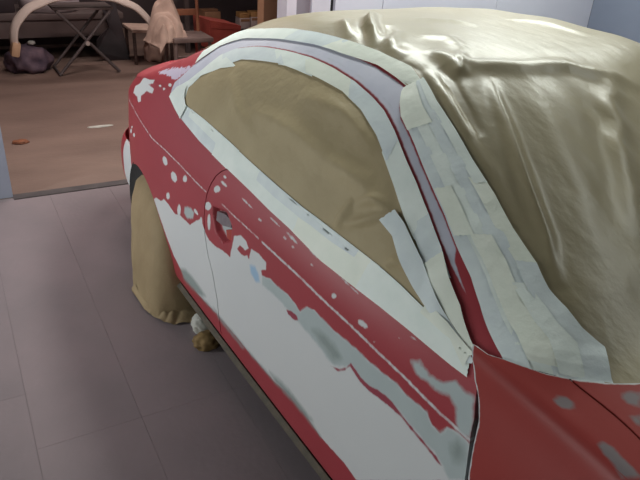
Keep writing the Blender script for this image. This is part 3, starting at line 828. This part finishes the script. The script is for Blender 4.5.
# ------------------------------------------------------------------ masking over the side window
def ribbon(name, A, B, material, parent, off, nu=60, nv=8, seed=0, crumple_amp=0.0012, rise=0.0, fr=(0.0, 1.0), ft=(0.0, 1.0), ragged=0.0, fine=70):
    """a strip of tape between two lines on the body; fr: which part of the length, ft: which part of the width"""
    n = 400
    a = resample(A, n); b = resample(B, n)
    t = np.linspace(fr[0], fr[1], nu)
    g = np.linspace(0, 1, n)
    a = np.stack([np.interp(t, g, a[:, i]) for i in (0, 1)], -1); b = np.stack([np.interp(t, g, b[:, i]) for i in (0, 1)], -1)
    V = np.linspace(ft[0], ft[1], nv)[None, :, None]
    Q = a[:, None, :] * (1 - V) + b[:, None, :] * V
    rg = np.random.RandomState(seed)
    if ragged:
        for e, s in ((0, -1), (-1, 1)):
            Q[e, :, 0] += s * ragged * (rg.rand(nv) - 0.5)
    P0 = S(Q[..., 0], Q[..., 1]).reshape(-1, 3)
    w = waves(P0, seed + 5, fine, 8) * crumple_amp + np.abs(waves(P0, seed + 9, fine * 0.35)) * crumple_amp * 1.5
    e = np.zeros((nu, nv)); e[:, 0] = e[:, -1] = 1
    O = off * (np.clip((1 - t) * 20, 0.25, 1)[:, None] if rise else 1) + np.abs(w).reshape(nu, nv) + rise * np.clip(V[0, :, 0], 0, 1)[None, :] * np.clip((1 - t) * 12, 0, 1)[:, None]
    P = surf(Q[..., 0], Q[..., 1], O)
    o = link_mesh(name, P.reshape(-1, 3), grid_faces(nu, nv), material, parent)
    return o


def ridge_height(P, lines, amp, width):
    """sum of soft folds along 3-D polylines lying on the body"""
    h = np.zeros(len(P))
    for i, ln in enumerate(lines):
        q = np.array(ln, float)
        if len(q) < 2: continue
        q = resample(q, 24)
        C = S(q[:, 0], q[:, 1])
        k = np.all((P > C.min(0) - 0.12) & (P < C.max(0) + 0.12), axis=1)
        if not k.any(): continue
        p = P[k]
        d2 = np.full(len(p), 1e9); tt = np.zeros(len(p))
        for j in range(len(C) - 1):
            e = C[j + 1] - C[j]; L2 = e @ e + 1e-12
            t = np.clip((p - C[j]) @ e / L2, 0, 1)
            d = ((p - C[j] - t[:, None] * e) ** 2).sum(1)
            m = d < d2
            d2 = np.where(m, d, d2); tt = np.where(m, (j + t) / (len(C) - 1), tt)
        a = amp[i % len(amp)]; w = width[i % len(width)]
        h[k] += a * np.exp(-d2 / (w * w)) * np.sin(np.clip(tt, 0.0, 1.0) * math.pi) ** 0.7
    return h


win = empty('window_masking', (OX, 0, 0), TH)
tag(win, 'brown masking paper taped flat over the side window opening of the red coupe', 'masking paper')
up = [p for p in PAP[:20]]
PU = interp_line([(2.36, 1.02)] + up[1:17] + [(0.80, 1.04), (0.72, 0.94)])
PL = interp_line(BTOP)
nu, nv = 200, 90
U, V = np.meshgrid(np.linspace(0.72, 2.33, nu), np.linspace(0, 1, nv), indexing='ij')
lo = PL(U) - 0.025; hi = np.maximum(PU(U) + 0.022, lo + 0.02)
W = lo + (hi - lo) * V
P0 = S(U, W).reshape(-1, 3)
hgt = ridge_height(P0, PFOLDS, [0.011, 0.008, 0.010, 0.012, 0.012, 0.010, 0.010, 0.010], [0.03, 0.025, 0.03, 0.014, 0.012, 0.010, 0.03, 0.014]) + 0.0036 * waves(P0, 3, 13) + 0.0016 * waves(P0, 8, 34)
P = surf(U, W, 0.0012 + np.clip(hgt + 0.002, 0, 1).reshape(nu, nv) * np.clip((np.minimum(V, 1 - V) * (hi - lo) - 0.02) / 0.03, 0, 1))
link_mesh('paper_sheet', P.reshape(-1, 3), grid_faces(nu, nv), M['paper'], win)
T0, T1, T2 = M['tape']
# tape along the waistline: overlapping lengths of different width
for i, (f0, f1, m, ta, tb) in enumerate([(0.0, 0.30, T2, 0.0, 1.0), (0.27, 0.34, T0, -0.02, 0.98), (0.33, 0.62, T0, 0.0, 1.0), (0.12, 0.36, T0, 0.35, 1.08), (0.60, 0.80, T1, 0.0, 1.02), (0.45, 0.75, T2, 0.42, 1.0), (0.78, 1.0, T0, 0.0, 1.0)]):
    ribbon('tape_strip', BBOT, BTOP, m, win, 0.0032 + 0.0003 * i, 70, 10, 20 + i, 0.00035, fr=(f0, f1), ft=(ta, tb), ragged=0.004)
# tape round the window frame under the roof rail
UPL = PAP[0:16] + [(0.875, 1.09)]
RINL = [(y, w - 0.001) for y, w in RIN[0:20]]
for i, (f0, f1, m, ta, tb) in enumerate([(0.0, 0.16, T0, -0.1, 1.0), (0.13, 0.24, T0, -0.35, 1.0), (0.22, 0.42, T2, 0.0, 1.0), (0.40, 0.52, T0, -0.08, 1.0), (0.50, 0.66, T1, 0.0, 1.0), (0.64, 0.80, T2, 0.02, 1.0), (0.78, 0.93, T0, -0.05, 1.0), (0.91, 1.0, T2, 0.0, 1.0)]):
    ribbon('tape_strip', UPL, RINL, m, win, 0.0026 + 0.0002 * i, 60, 9, 50 + i, 0.0014, fr=(f0, f1), ft=(ta, tb), ragged=0.004)
# crumpled tape in the front corner by the mirror and round the rear tip
ribbon('tape_strip', CORNA, CORNB, T2, win, 0.010, 70, 14, 80, 0.004, ragged=0.004, fine=50)
RC = [(0.925, 1.09), (0.86, 1.05), (0.79, 1.0), (0.73, 0.95), (0.695, 0.90)]
ribbon('tape_strip', RC, [(0.90, 1.165), (0.85, 1.122), (0.79, 1.076), (0.74, 1.01), (0.71, 0.965)], T1, win, 0.008, 60, 12, 83, 0.003, ragged=0.004, fine=60)
ribbon('tape_strip', [(0.86, 0.90), (0.78, 0.88), (0.71, 0.845)], [(0.86, 1.0), (0.79, 0.985), (0.70, 0.93)], T1, win, 0.012, 50, 14, 85, 0.006, ragged=0.004, fine=45)
ribbon('tape_strip', TIPA, TIPB, T0, win, 0.0075, 30, 14, 90, 0.002, ragged=0.004)

# ------------------------------------------------------------------ big sheet over roof and windscreen
sheet = empty('windscreen_masking', (OX, 0, 0), TH)
tag(sheet, 'large shiny tan masking sheet draped over roof and windscreen of the red coupe', 'masking sheet')
WN = lambda y: np.interp(y, [0.45, 0.5, 0.6, 0.74, 0.9, 1.0, 1.18, 1.28, 1.5, 2.0, 2.3, 2.5, 2.7], [1.13, 1.15, 1.18, 1.22, 1.27, 1.30, 1.36, 1.40, 1.445, 1.452, 1.45, 1.42, 1.36])
YFR = lambda x: np.interp(np.minimum(x, 2 * XC - x), [0.05, 0.125, 0.184, 0.228, 0.5, 0.84], [0.66, 0.535, 0.48, 0.452, 0.39, 0.37])
nu, nv = 340, 320
Tt, Ss = np.meshgrid(np.linspace(0, 1, nu), np.linspace(0, 1, nv), indexing='ij')
Yg = 0.5 + 2.15 * Tt
xn = S(Yg, WN(Yg))[..., 0]
Xg = xn + 2 * (XC - xn) * Ss
Y = YFR(Xg) + (2.65 - YFR(Xg)) * Tt


def w_of_x(X, Y):
    Xm = np.minimum(X, 2 * XC - X)
    c = np.clip((XC - Xm) / (XC - xb(Y)), 0, 1) ** (pp(Y) / 2)
    ph = np.arccos(c)
    ph = np.where(X > XC, math.pi - ph, ph)
    return zb(Y) + KW * ph


W = w_of_x(Xg, Y)
P0 = S(Y, W).reshape(-1, 3)
Xf, Yf = P0[:, 0], P0[:, 1]
hgt = ridge_height(P0, RIDGES, [0.020, 0.010, 0.014, 0.011, 0.030, 0.020, 0.014, 0.016, 0.010, 0.005, 0.007, 0.013, 0.007],
                   [0.018, 0.018, 0.018, 0.034, 0.022, 0.024, 0.022, 0.022, 0.024, 0.04, 0.03, 0.030, 0.03])
hgt -= ridge_height(P0, VALLEYS, [0.006, 0.012, 0.012, 0.010, 0.010], [0.04, 0.018, 0.016, 0.02, 0.02])
# long soft folds running down the windscreen, finer ones across the roof
ws = np.clip((1.30 - Yf) / 0.25, 0, 1)
hgt += ws * 0.0018 * np.sin((Xf + 0.16 * Yf) * 44 + 2.2 * np.sin(Yf * 3 + Xf * 5)) * (0.5 + 0.5 * np.sin(Xf * 9 + 1))
hgt += (1 - ws) * 0.0015 * np.sin(Yf * 26 + 3 * np.sin(Xf * 6 + Yf * 2)) * (0.6 + 0.4 * np.sin(Xf * 7))
hgt += 0.003 * waves(P0, 11, 9) + 0.0006 * waves(P0, 12, 40)
edge = np.minimum(1, np.minimum(Ss, 1 - Ss) / 0.09) * np.minimum(1, Tt / 0.05)
P = surf(Y, W, 0.003 + np.clip(0.005 + hgt, 0, 1).reshape(nu, nv) * edge)
link_mesh('sheet', P.reshape(-1, 3), grid_faces(nu, nv), M['sheet'], sheet)
# tape along roof edge
TOP_OUT = [(2.40, 1.36), (2.33, 1.47)] + [p for p in TOUT if 1.17 < p[0] < 2.2 and p[1] > 1.40]
RO_TOP = [(y, w - (0.010 if y > 1.5 else -0.001)) for y, w in ROUT[2:12]]
for i, (f0, f1, m) in enumerate([(0.0, 0.22, T0), (0.20, 0.46, T0), (0.44, 0.66, T2), (0.63, 0.86, T1), (0.84, 1.0, T1)]):
    ribbon('tape_strip', RO_TOP, TOP_OUT, m, sheet, 0.0026 + 0.0003 * i, 60, 9, 110 + i, 0.0010, fr=(f0, f1), ragged=0.004, rise=0.006)
# strips down the windscreen pillar, laid side by side and overlapping
RO_P = [(1.285, 1.398), (1.279, 1.388)] + ROUT[13:] + [(0.647, 1.003)]
TO_P = [(1.26, 1.433)] + [p for i, p in enumerate(TOUT) if p[0] < 1.19 and abs(p[0] - 0.978) > 0.01] + [(0.487, 1.154)]
for i, (f0, f1, ta, tb, m) in enumerate([
        (0.0, 1.0, 0.0, 0.30, T2), (0.02, 1.0, 0.24, 0.56, T0), (0.0, 1.0, 0.52, 0.82, T2), (0.0, 0.40, 0.78, 1.0, T0),
        (0.38, 0.66, 0.74, 1.0, T1), (0.64, 1.0, 0.74, 1.0, T2), (0.0, 0.18, -0.02, 0.62, T1), (0.40, 0.56, 0.03, 0.36, T1), (0.56, 0.97, 0.30, 0.62, T1),
        (0.70, 0.99, 0.58, 0.80, T0)]):
    ribbon('tape_strip', RO_P, TO_P, m, sheet, 0.0030 + 0.0003 * i, 80, 10, 140 + i, 0.0018, fr=(f0, f1), ft=(ta, tb), ragged=0.004, fine=60, rise=0.008)

# ------------------------------------------------------------------ paper round the rear wheel
bag = empty('wheel_masking', (OX, 0, 0), TH)
tag(bag, 'brown paper bag hung over the rear wheel and down to the floor', 'masking paper')
rings = [(0.002, 2.27, 2.68, -0.115, 0.30, 0.10), (0.05, 2.28, 2.69, -0.108, 0.30, 0.10), (0.16, 2.30, 2.72, -0.092, 0.30, 0.11), (0.28, 2.34, 2.78, -0.066, 0.29, 0.12),
         (0.38, 2.41, 2.84, -0.035, 0.28, 0.13), (0.44, 2.48, 2.86, -0.005, 0.26, 0.12), (0.48, 2.56, 2.83, 0.03, 0.24, 0.09), (0.497, 2.63, 2.78, 0.07, 0.20, 0.05)]
RN = 120
ZZ = np.linspace(0, 1, 60)
R_ = np.array(rings)
zs = np.interp(ZZ, np.linspace(0, 1, len(R_)), R_[:, 0])
V = []
for z in zs:
    ya, yb2, xa, xb2, rr = [np.interp(z, R_[:, 0], R_[:, i]) for i in range(1, 6)]
    cy, cx, hy, hx = (ya + yb2) / 2, (xa + xb2) / 2, (yb2 - ya) / 2, (xb2 - xa) / 2
    for k in range(RN):
        a = 2 * math.pi * k / RN
        V.append((cx + hx * math.copysign(abs(math.cos(a)) ** 0.45, math.cos(a)), cy + hy * math.copysign(abs(math.sin(a)) ** 0.45, math.sin(a)), z))
V = np.array(V)
nn = V - np.array([0.09, 2.64, 0]); nn[:, 2] = 0; nn /= np.linalg.norm(nn, axis=1)[:, None] + 1e-6
low = np.clip(V[:, 2] / 0.05, 0.3, 1)
V = V + nn * (0.007 * waves(V, 31, 13) + 0.004 * waves(V, 32, 30) + 0.006 * np.sin(np.arctan2(V[:, 1] - 2.64, V[:, 0] - 0.09) * 17 + V[:, 2] * 8) * np.clip(1 - V[:, 2] / 0.3, 0, 1))[:, None] * low[:, None]
V[:, 2] = np.maximum(V[:, 2], 0.001)
F = []
for i in range(len(zs) - 1):
    for k in range(RN):
        F.append((i * RN + k, i * RN + (k + 1) % RN, (i + 1) * RN + (k + 1) % RN, (i + 1) * RN + k))
F.append(tuple((len(zs) - 1) * RN + k for k in range(RN)))
link_mesh('paper_bag', V, F, M['bag'], bag)
# skirt of paper spread on the floor
n, k = 90, 8
V = []
for i in range(n):
    a = math.radians(165 + 110 * i / (n - 1))
    for j in range(k):
        t = j / (k - 1)
        r = 0.98 + 0.05 * t * (1 + 0.6 * math.sin(i * 0.13) + 0.2 * math.sin(i * 0.31))
        fy = 1 + 0.55 * t * max(0.0, -math.sin(a)) ** 2 * max(0.0, i / (n - 1) - 0.35)
        x = 0.0925 + 0.2075 * math.copysign(abs(math.cos(a)) ** 0.45, math.cos(a)) * r; y = 2.475 + 0.205 * math.copysign(abs(math.sin(a)) ** 0.45, math.sin(a)) * r * fy
        V.append((x, y, 0.004 + 0.026 * (1 - t) ** 2 + 0.010 * abs(math.sin(i * 0.25 + 2 * t)) * (1 - 0.3 * t)))
link_mesh('paper_skirt', V, grid_faces(n, k, True), M['bag'], bag)

# ------------------------------------------------------------------ litter on the bay floor
m_kraft = mat('crumpled_kraft', srgb(150, 122, 76), srgb(116, 92, 58), 0.8, 9, 0.4, 30)
m_wad = mat('crumpled_white_paper', srgb(206, 204, 196), srgb(176, 176, 170), 0.8, 12, 0.4, 30)
tag(crumple('paper_wad', (0.70, 2.035, 0.0), (0.050, 0.045, 0.035), m_kraft, 4), 'small crumpled ball of brown paper on the floor below the sill', 'paper')
tag(crumple('paper_wad', (0.72, 2.145, 0.0), (0.040, 0.04, 0.05), m_wad, 9), 'crumpled white paper wad beside the wheel bag', 'paper')
tag(crumple('paper_wad', (0.79, 2.09, 0.0), (0.04, 0.04, 0.055), m_wad, 14), 'crumpled white paper wad just behind the brown paper ball', 'paper')

# ------------------------------------------------------------------ lamp fittings, added fills included
m_tube = mat('lit_tube', srgb(255, 255, 255), None, 0.4, emit=((0.95, 1.0, 0.98, 1), 3.0))
m_case = mat('fitting_white', srgb(225, 225, 222), None, 0.5)
for i, (loc, size, power, colour, rot) in enumerate(LAMPS):
    t = empty(('ceiling_light', 'wall_light', 'ceiling_light', 'ceiling_light', 'ceiling_light', 'ceiling_light', 'wall_light')[i], loc)  # the added fill lamps get the same fittings
    t.rotation_euler = rot
    tag(t, ('twin-tube ceiling light straight above the car roof', 'twin-tube light fixed upright on the side wall near the workshop opening', 'twin-tube ceiling light in the workshop just past the opening', 'added twin-tube fill light above the dark shelf at the back of the workshop', 'twin-tube ceiling light between the car and the blue-grey wall', 'added twin-tube fill light above the bonnet of the car', 'added twin-tube fill light upright on the side wall level with the front wheel')[i], 'light')
    top_z = (HC - loc[2], 0.10, 3.0 - loc[2], 3.0 - loc[2], HC - loc[2], HC - loc[2], 0.10)[i]
    MB().box((0, 0, top_z - 0.03), (size[0] + 0.06, size[1] + 0.06, 0.06)).build('housing', m_case, t, smooth=False)
    along_y = size[1] > size[0]
    for s in (-1, 1):
        h = (size[1] if along_y else size[0]) / 2
        d = min(size) * 0.3 * s
        P3 = lambda u, z: (d, u, z) if along_y else (u, d, z)
        tb = MB().tube([P3(-h, 0.02), P3(h, 0.02)], 0.014, 10).build('tube', m_tube, t)
        for e in (-1, 1):
            MB().tube([P3(e * (h - 0.01), 0.02), P3(e * (h - 0.01), top_z - 0.05)], 0.012, 8).build('lamp_holder', m_case, tb)

# ------------------------------------------------------------------ things in the workshop
m_cream = mat('cream_plastic', srgb(222, 206, 196), srgb(206, 190, 180), 0.6, 5)
m_grey_m = mat('grey_tube', srgb(112, 102, 102), srgb(92, 84, 84), 0.5, 14, metal=0.4)
m_beige = mat('beige_cloth', srgb(214, 186, 170), srgb(190, 162, 148), 0.9, 8, 0.3, 40)
m_blk = mat('black_plastic', srgb(56, 46, 50), srgb(44, 36, 40), 0.6, 8)
m_wood_d = mat('dark_wood', srgb(84, 66, 60), srgb(64, 50, 46), 0.7, 10, stretch=(1, 1, 6))
m_stool = mat('grey_wood', srgb(132, 112, 106), srgb(110, 92, 88), 0.7, 12)
m_bench = mat('grey_bench', srgb(112, 98, 96), srgb(96, 84, 82), 0.7, 4)
m_bag = mat('dark_bag', srgb(112, 92, 102), srgb(70, 58, 74), 0.8, 9, 0.5, 14)
m_redbox = mat('red_metal', srgb(172, 80, 68), srgb(150, 64, 56), 0.6, 7)
m_card = mat('cardboard', srgb(166, 126, 96), srgb(146, 108, 82), 0.8, 6)
m_white_b = mat('white_carton', srgb(206, 190, 186), srgb(184, 170, 168), 0.7, 8)
m_yel = mat('yellow_case', srgb(206, 160, 104), srgb(184, 138, 88), 0.6, 8)
m_orange = mat('orange_wood', srgb(160, 104, 76), srgb(134, 84, 60), 0.7, 10)
m_shelf = mat('shelf_grey', srgb(98, 86, 84), srgb(76, 66, 66), 0.7, 6)

# bumper cover lying over a folding X-leg stand
bc = empty('bumper_cover', (1.16, 6.75, 0))
tag(bc, 'cream bumper cover arched over a grey cross-legged stand', 'bumper')
n, k = 60, 12
V = []
for i in range(n):
    a = math.pi * (i / (n - 1))
    x = -0.665 * math.copysign(abs(math.cos(a)) ** 0.95, math.cos(a))
    z = 0.30 + 0.45 * math.sin(a) ** 0.78
    tx = math.cos(a)
    for j in range(k):
        t = j / (k - 1)
        wdt = 0.10 + 0.16 * math.sin(a)
        depth = 0.13 * t
        # cross-section: rounded channel, outer face then turned-in lip towards the viewer
        inner = 0.045 * (1 - math.cos(min(1, (1 - t) * 3) * math.pi / 2)) * 0 + 0.03 * max(0, 1 - t * 4)
        s = 1 - inner / 0.5
        V.append((x * s, -0.15 + depth, 0.30 + (z - 0.30) * s + 0.02 * math.sin(t * math.pi) - 0.004 * math.sin(i * 0.8) * (1 - t)))
o = link_mesh('cover_skin', V, grid_faces(n, k), m_cream, bc)
s = o.modifiers.new('thick', 'SOLIDIFY'); s.thickness = 0.02; s.offset = -1
MB().box((-0.655, -0.10, 0.285), (0.075, 0.16, 0.13), Matrix.Rotation(0.25, 4, 'Y'), 0.02).build('mounting_bracket', mat('tan_bracket', srgb(206, 170, 138), srgb(186, 150, 120), 0.7, 12), bc)
MB().box((0.655, -0.08, 0.30), (0.05, 0.16, 0.10), Matrix.Rotation(-0.25, 4, 'Y'), 0.015).build('mounting_bracket', m_cream, bc)

st = empty('folding_stand', (1.16, 6.85, 0))
tag(st, 'grey folding stand with crossed tube legs under the cream bumper cover', 'stand')
for yy in (-0.18, 0.20):
    for sx in (-1, 1):
        MB().tube([(0.29 * sx, yy + 0.012 * sx, 0.012), (-0.24 * sx, yy + 0.012 * sx, 0.60)], 0.015, 8).build('leg', m_grey_m, st)
MB().tube([(-0.24, -0.18, 0.60), (-0.24, 0.20, 0.60)], 0.015, 8).build('top_bar', m_grey_m, st)
MB().tube([(0.24, -0.18, 0.60), (0.24, 0.20, 0.60)], 0.015, 8).build('top_bar', m_grey_m, st)
MB().tube([(-0.29, -0.18, 0.02), (-0.29, 0.20, 0.02)], 0.012, 8).build('foot_bar', m_grey_m, st)
MB().tube([(0.29, -0.18, 0.02), (0.29, 0.20, 0.02)], 0.012, 8).build('foot_bar', m_grey_m, st)
MB().box((0.0, 0.0, 0.628), (0.56, 0.36, 0.024), None, 0.006).build('top_board', m_bench, st)
MB().tube([(0.0, -0.215, 0.31), (0.0, -0.175, 0.31)], 0.022, 10).build('pivot_bolt', mat('bright_bolt', srgb(210, 200, 196), None, 0.4, metal=0.6), st)

b = crumple('cloth_bundle', (0.64, 6.98, 0.0), (0.20, 0.17, 0.155), m_bag, 21, amp=0.30)
tag(b, 'dark purple-grey bundle lying on the workshop floor by the stand', 'bundle')
w = crumple('rag', (0.68, 6.95, 0.262), (0.035, 0.03, 0.02), m_wad, 23, amp=0.3, sub=3)
tag(w, 'small white rag on top of the dark bundle', 'rag')

# low grey bench with a pale panel on it
bn = empty('low_bench', (0.55, 7.75, 0))
tag(bn, 'long low grey bench standing behind the bumper stand', 'bench')
MB().box((0, 0, 0.44), (2.3, 0.7, 0.06), None, 0.006).build('bench_top', m_bench, bn)
MB().box((0, -0.31, 0.32), (2.2, 0.03, 0.18)).build('apron', m_bench, bn, smooth=False)
for sx in (-1, 1):
    for sy in (-1, 1):
        MB().box((1.02 * sx, 0.27 * sy, 0.205), (0.07, 0.07, 0.41), None, 0.004).build('leg', m_wood_d, bn)
MB().box((0, 0.1, 0.10), (2.0, 0.45, 0.03)).build('lower_shelf', m_wood_d, bn, smooth=False)
o = crumple('plastic_cover', (0.98, 7.62, 0.47), (0.30, 0.22, 0.17), mat('pale_plastic', srgb(196, 184, 186), srgb(172, 160, 164), 0.5, 5), 33, amp=0.06)
tag(o, 'pale rounded plastic cover resting on the low grey bench', 'cover')
o = MB().box((0.50, 7.62, 0.55), (0.22, 0.26, 0.16), Matrix.Rotation(0.2, 4, 'Z'), 0.02)
o = o.box((0.50, 7.62, 0.645), (0.16, 0.20, 0.03), Matrix.Rotation(0.2, 4, 'Z'), 0.01).build('tool_case', m_blk)
tag(o, 'black tool case on the low grey bench', 'case')

# black splash guard leaning behind the stand
V = [(1.44, 7.22, 0.0), (1.70, 7.22, 0.0), (1.66, 7.30, 0.30), (1.60, 7.36, 0.66), (1.48, 7.36, 0.68), (1.45, 7.33, 0.58), (1.52, 7.30, 0.34), (1.36, 7.24, 0.22), (1.34, 7.22, 0.10)]
n = len(V)
Vb = [(x, y + 0.03, z) for x, y, z in V]
F = [tuple(range(n)), tuple(range(2 * n - 1, n - 1, -1))] + [(i, i + n, (i + 1) % n + n, (i + 1) % n) for i in range(n)]
o = link_mesh('splash_guard', V + Vb, F, m_blk, None, smooth=False)
tag(o, 'black plastic splash guard leaning upright behind the stand', 'panel')

# small side table with a beige board and crumpled cloth under it
tb = empty('side_table', (1.90, 7.15, 0))
tag(tb, 'small low table with a beige top between bumper cover and stool', 'table')
MB().box((0, 0, 0.345), (0.46, 0.42, 0.03), Matrix.Rotation(0.05, 4, 'Y'), 0.006).build('table_top', m_beige, tb)
for sx in (-1, 1):
    for sy in (-1, 1):
        MB().box((0.20 * sx, 0.17 * sy, 0.165), (0.03, 0.03, 0.33), None, 0.003).build('leg', m_wood_d, tb)
o = crumple('dust_cloth', (1.96, 7.12, 0.0), (0.11, 0.10, 0.17), m_beige, 41, amp=0.4)
tag(o, 'crumpled beige cloth heaped on the floor under the low table', 'cloth')

# chair with a big cloth thrown over it
ch = empty('wooden_chair', (2.05, 6.25, 0))
tag(ch, 'worn grey wooden chair half covered by a heaped beige cloth', 'chair')
MB().box((0, 0, 0.415), (0.40, 0.38, 0.045), None, 0.012).build('seat', m_stool, ch)
for sx in (-1, 1):
    MB().tube([(0.17 * sx, -0.15, 0.40), (0.185 * sx, -0.165, 0.0)], [0.02, 0.015], 8).build('leg', m_stool, ch)
    MB().tube([(0.17 * sx, 0.16, 0.40), (0.185 * sx, 0.185, 0.0)], [0.02, 0.015], 8).build('leg', m_stool, ch)
    MB().tube([(0.165 * sx, 0.165, 0.42), (0.165 * sx, 0.20, 0.88)], [0.018, 0.016], 8).build('back_post', m_orange, ch)
for zz in (0.14, 0.26):
    MB().tube([(-0.178, -0.157, zz), (0.178, -0.157, zz)], 0.011, 8).build('stretcher', m_stool, ch)
    MB().tube([(0.178, -0.157, zz + 0.03), (0.178, 0.17, zz + 0.03)], 0.011, 8).build('stretcher', m_stool, ch)
for zz in (0.62, 0.82):
    MB().box((0, 0.185, zz), (0.32, 0.02, 0.06), None, 0.004).build('back_rail', m_orange, ch)
# cloth: a draped mound with folds that run down to the front
nu, nv = 70, 60
U, V = np.meshgrid(np.linspace(-1, 1, nu), np.linspace(-1, 1, nv), indexing='ij')
cx = 1.865 + 0.20 * U * (0.85 + 0.15 * V); cyv = 6.30 + 0.20 * V
hh = 0.445 + 0.42 * np.exp(-((U - 0.22) / 0.50) ** 2) * np.clip(0.55 + 0.5 * V, 0, 1) ** 1.1
hh += 0.12 * np.exp(-((U + 0.45) / 0.35) ** 2) * np.clip(0.7 + 0.4 * V, 0, 1)
hh += 0.055 * np.abs(np.sin(U * 6 + V * 4 + 1.5 * np.sin(V * 3))) + 0.022 * np.sin(V * 10 + U * 5)
edge_d = np.maximum(np.abs(U), np.abs(V))
hh = np.maximum(np.where(edge_d > 0.8, hh - (edge_d - 0.8) * 0.5, hh), 0.442)
hh = np.where((U < -0.6) | (V < -0.9), hh - 0.06 * np.clip(-U - 0.6, 0, 1) * 4 - 0.5 * np.clip(-V - 0.9, 0, 1), hh)
Vv = np.stack([cx, cyv, hh], -1).reshape(-1, 3)
o = link_mesh('dust_sheet', Vv, grid_faces(nu, nv, True), m_beige)
s = o.modifiers.new('thick', 'SOLIDIFY'); s.thickness = 0.008
tag(o, 'beige dust sheet heaped in folds over the grey wooden chair', 'cloth')

# red metal box
rb = empty('red_tool_box', (2.50, 6.62, 0), 0.12)
tag(rb, 'scuffed red metal box standing behind the roof of the car', 'box')
V = [(-0.17, -0.18, 0), (0.17, -0.18, 0), (0.17, 0.18, 0), (-0.17, 0.18, 0), (-0.19, -0.19, 0.54), (0.18, -0.19, 0.47), (0.18, 0.19, 0.47), (-0.19, 0.19, 0.54)]
F = [(3, 2, 1, 0), (4, 5, 6, 7), (0, 1, 5, 4), (1, 2, 6, 5), (2, 3, 7, 6), (3, 0, 4, 7)]
link_mesh('box_body', V, F, m_redbox, rb, smooth=False)
MB().box((0.0, -0.19, 0.30), (0.12, 0.02, 0.025), None, 0.004).build('handle', m_blk, rb)
MB().box((0.0, -0.190, 0.46), (0.34, 0.012, 0.03), Matrix.Rotation(0.1, 4, 'Y')).build('rim', m_redbox, rb, smooth=False)

# shelf unit with cartons
sh = empty('storage_shelf', (3.05, 7.65, 0))
tag(sh, 'dark storage shelf loaded with boxes at the back of the workshop', 'shelf')
for sx in (-1, 1):
    for sy in (-1, 1):
        MB().box((0.62 * sx, 0.22 * sy, 0.9), (0.05, 0.05, 1.8)).build('post', m_shelf, sh, smooth=False)
for zz in (0.24, 0.66, 1.10, 1.5):
    MB().box((0, 0, zz), (1.28, 0.48, 0.03)).build('shelf_board', m_shelf, sh, smooth=False)
for x, wd, hgt_, m, lab in ((3.17, 0.13, 0.12, m_white_b, 'pale carton on the dark shelf, nearer the red box'), (3.32, 0.14, 0.13, m_white_b, 'pale carton on the dark shelf, nearer the brown post')):
    bx = empty('carton', (x, 7.52, 0.255))
    tag(bx, lab, 'carton')
    MB().box((0, 0, hgt_ / 2), (wd, 0.16, hgt_), None, 0.004).build('box_body', m, bx)
    MB().box((0, -0.0805, hgt_ - 0.025), (wd * 0.9, 0.003, 0.03)).build('box_flap', m_card, bx, smooth=False)
    dx = MB().box((0, 0, 0.03), (wd * 0.95, 0.15, 0.06), None, 0.008).box((0, -0.07, 0.05), (0.05, 0.02, 0.012), None, 0.003).build('yellow_case', m_yel)
    dx.location = (x, 7.52, 0.255 + hgt_ + 0.04 - 0.04)
    tag(dx, 'small yellow case on top of the carton' + lab.split(',')[1], 'case')
bx = MB().box((2.74, 7.55, 0.255 + 0.10), (0.20, 0.24, 0.20), Matrix.Rotation(0.15, 4, 'Z'), 0.006).box((2.74, 7.55, 0.465), (0.21, 0.10, 0.02), Matrix.Rotation(0.15, 4, 'Z'), 0.003).build('cardboard_box', m_card)
tag(bx, 'brown cardboard box on the dark shelf behind the red box', 'box')
o = crumple('rag', (3.30, 7.50, 0.68), (0.10, 0.10, 0.07), m_beige, 61, amp=0.3)
tag(o, 'pale rag bundled on the upper board of the dark shelf', 'rag')
# brown post
pt = empty('timber_post', (2.15, 4.62, 0))
tag(pt, 'square brown timber post just beyond the bay opening', 'post')
MB().box((0, 0, 1.5), (0.115, 0.115, 2.96), None, 0.006).build('shaft', m_card, pt)
MB().box((0, 0, 0.01), (0.17, 0.17, 0.02)).build('base_plate', m_grey_m, pt, smooth=False)
# scrap on the workshop floor
o = crumple('leaf_scrap', (0.30, 4.81, 0.0), (0.05, 0.035, 0.014), mat('rust_scrap', srgb(150, 92, 60), srgb(110, 70, 54), 0.8, 20), 71, amp=0.4)
tag(o, 'small rust-brown scrap lying on the workshop floor', 'scrap')
o = crumple('paper_strip', (0.90, 5.0, 0.0), (0.09, 0.02, 0.006), m_wad, 73, amp=0.25)
tag(o, 'thin pale strip of paper lying on the workshop floor', 'paper')
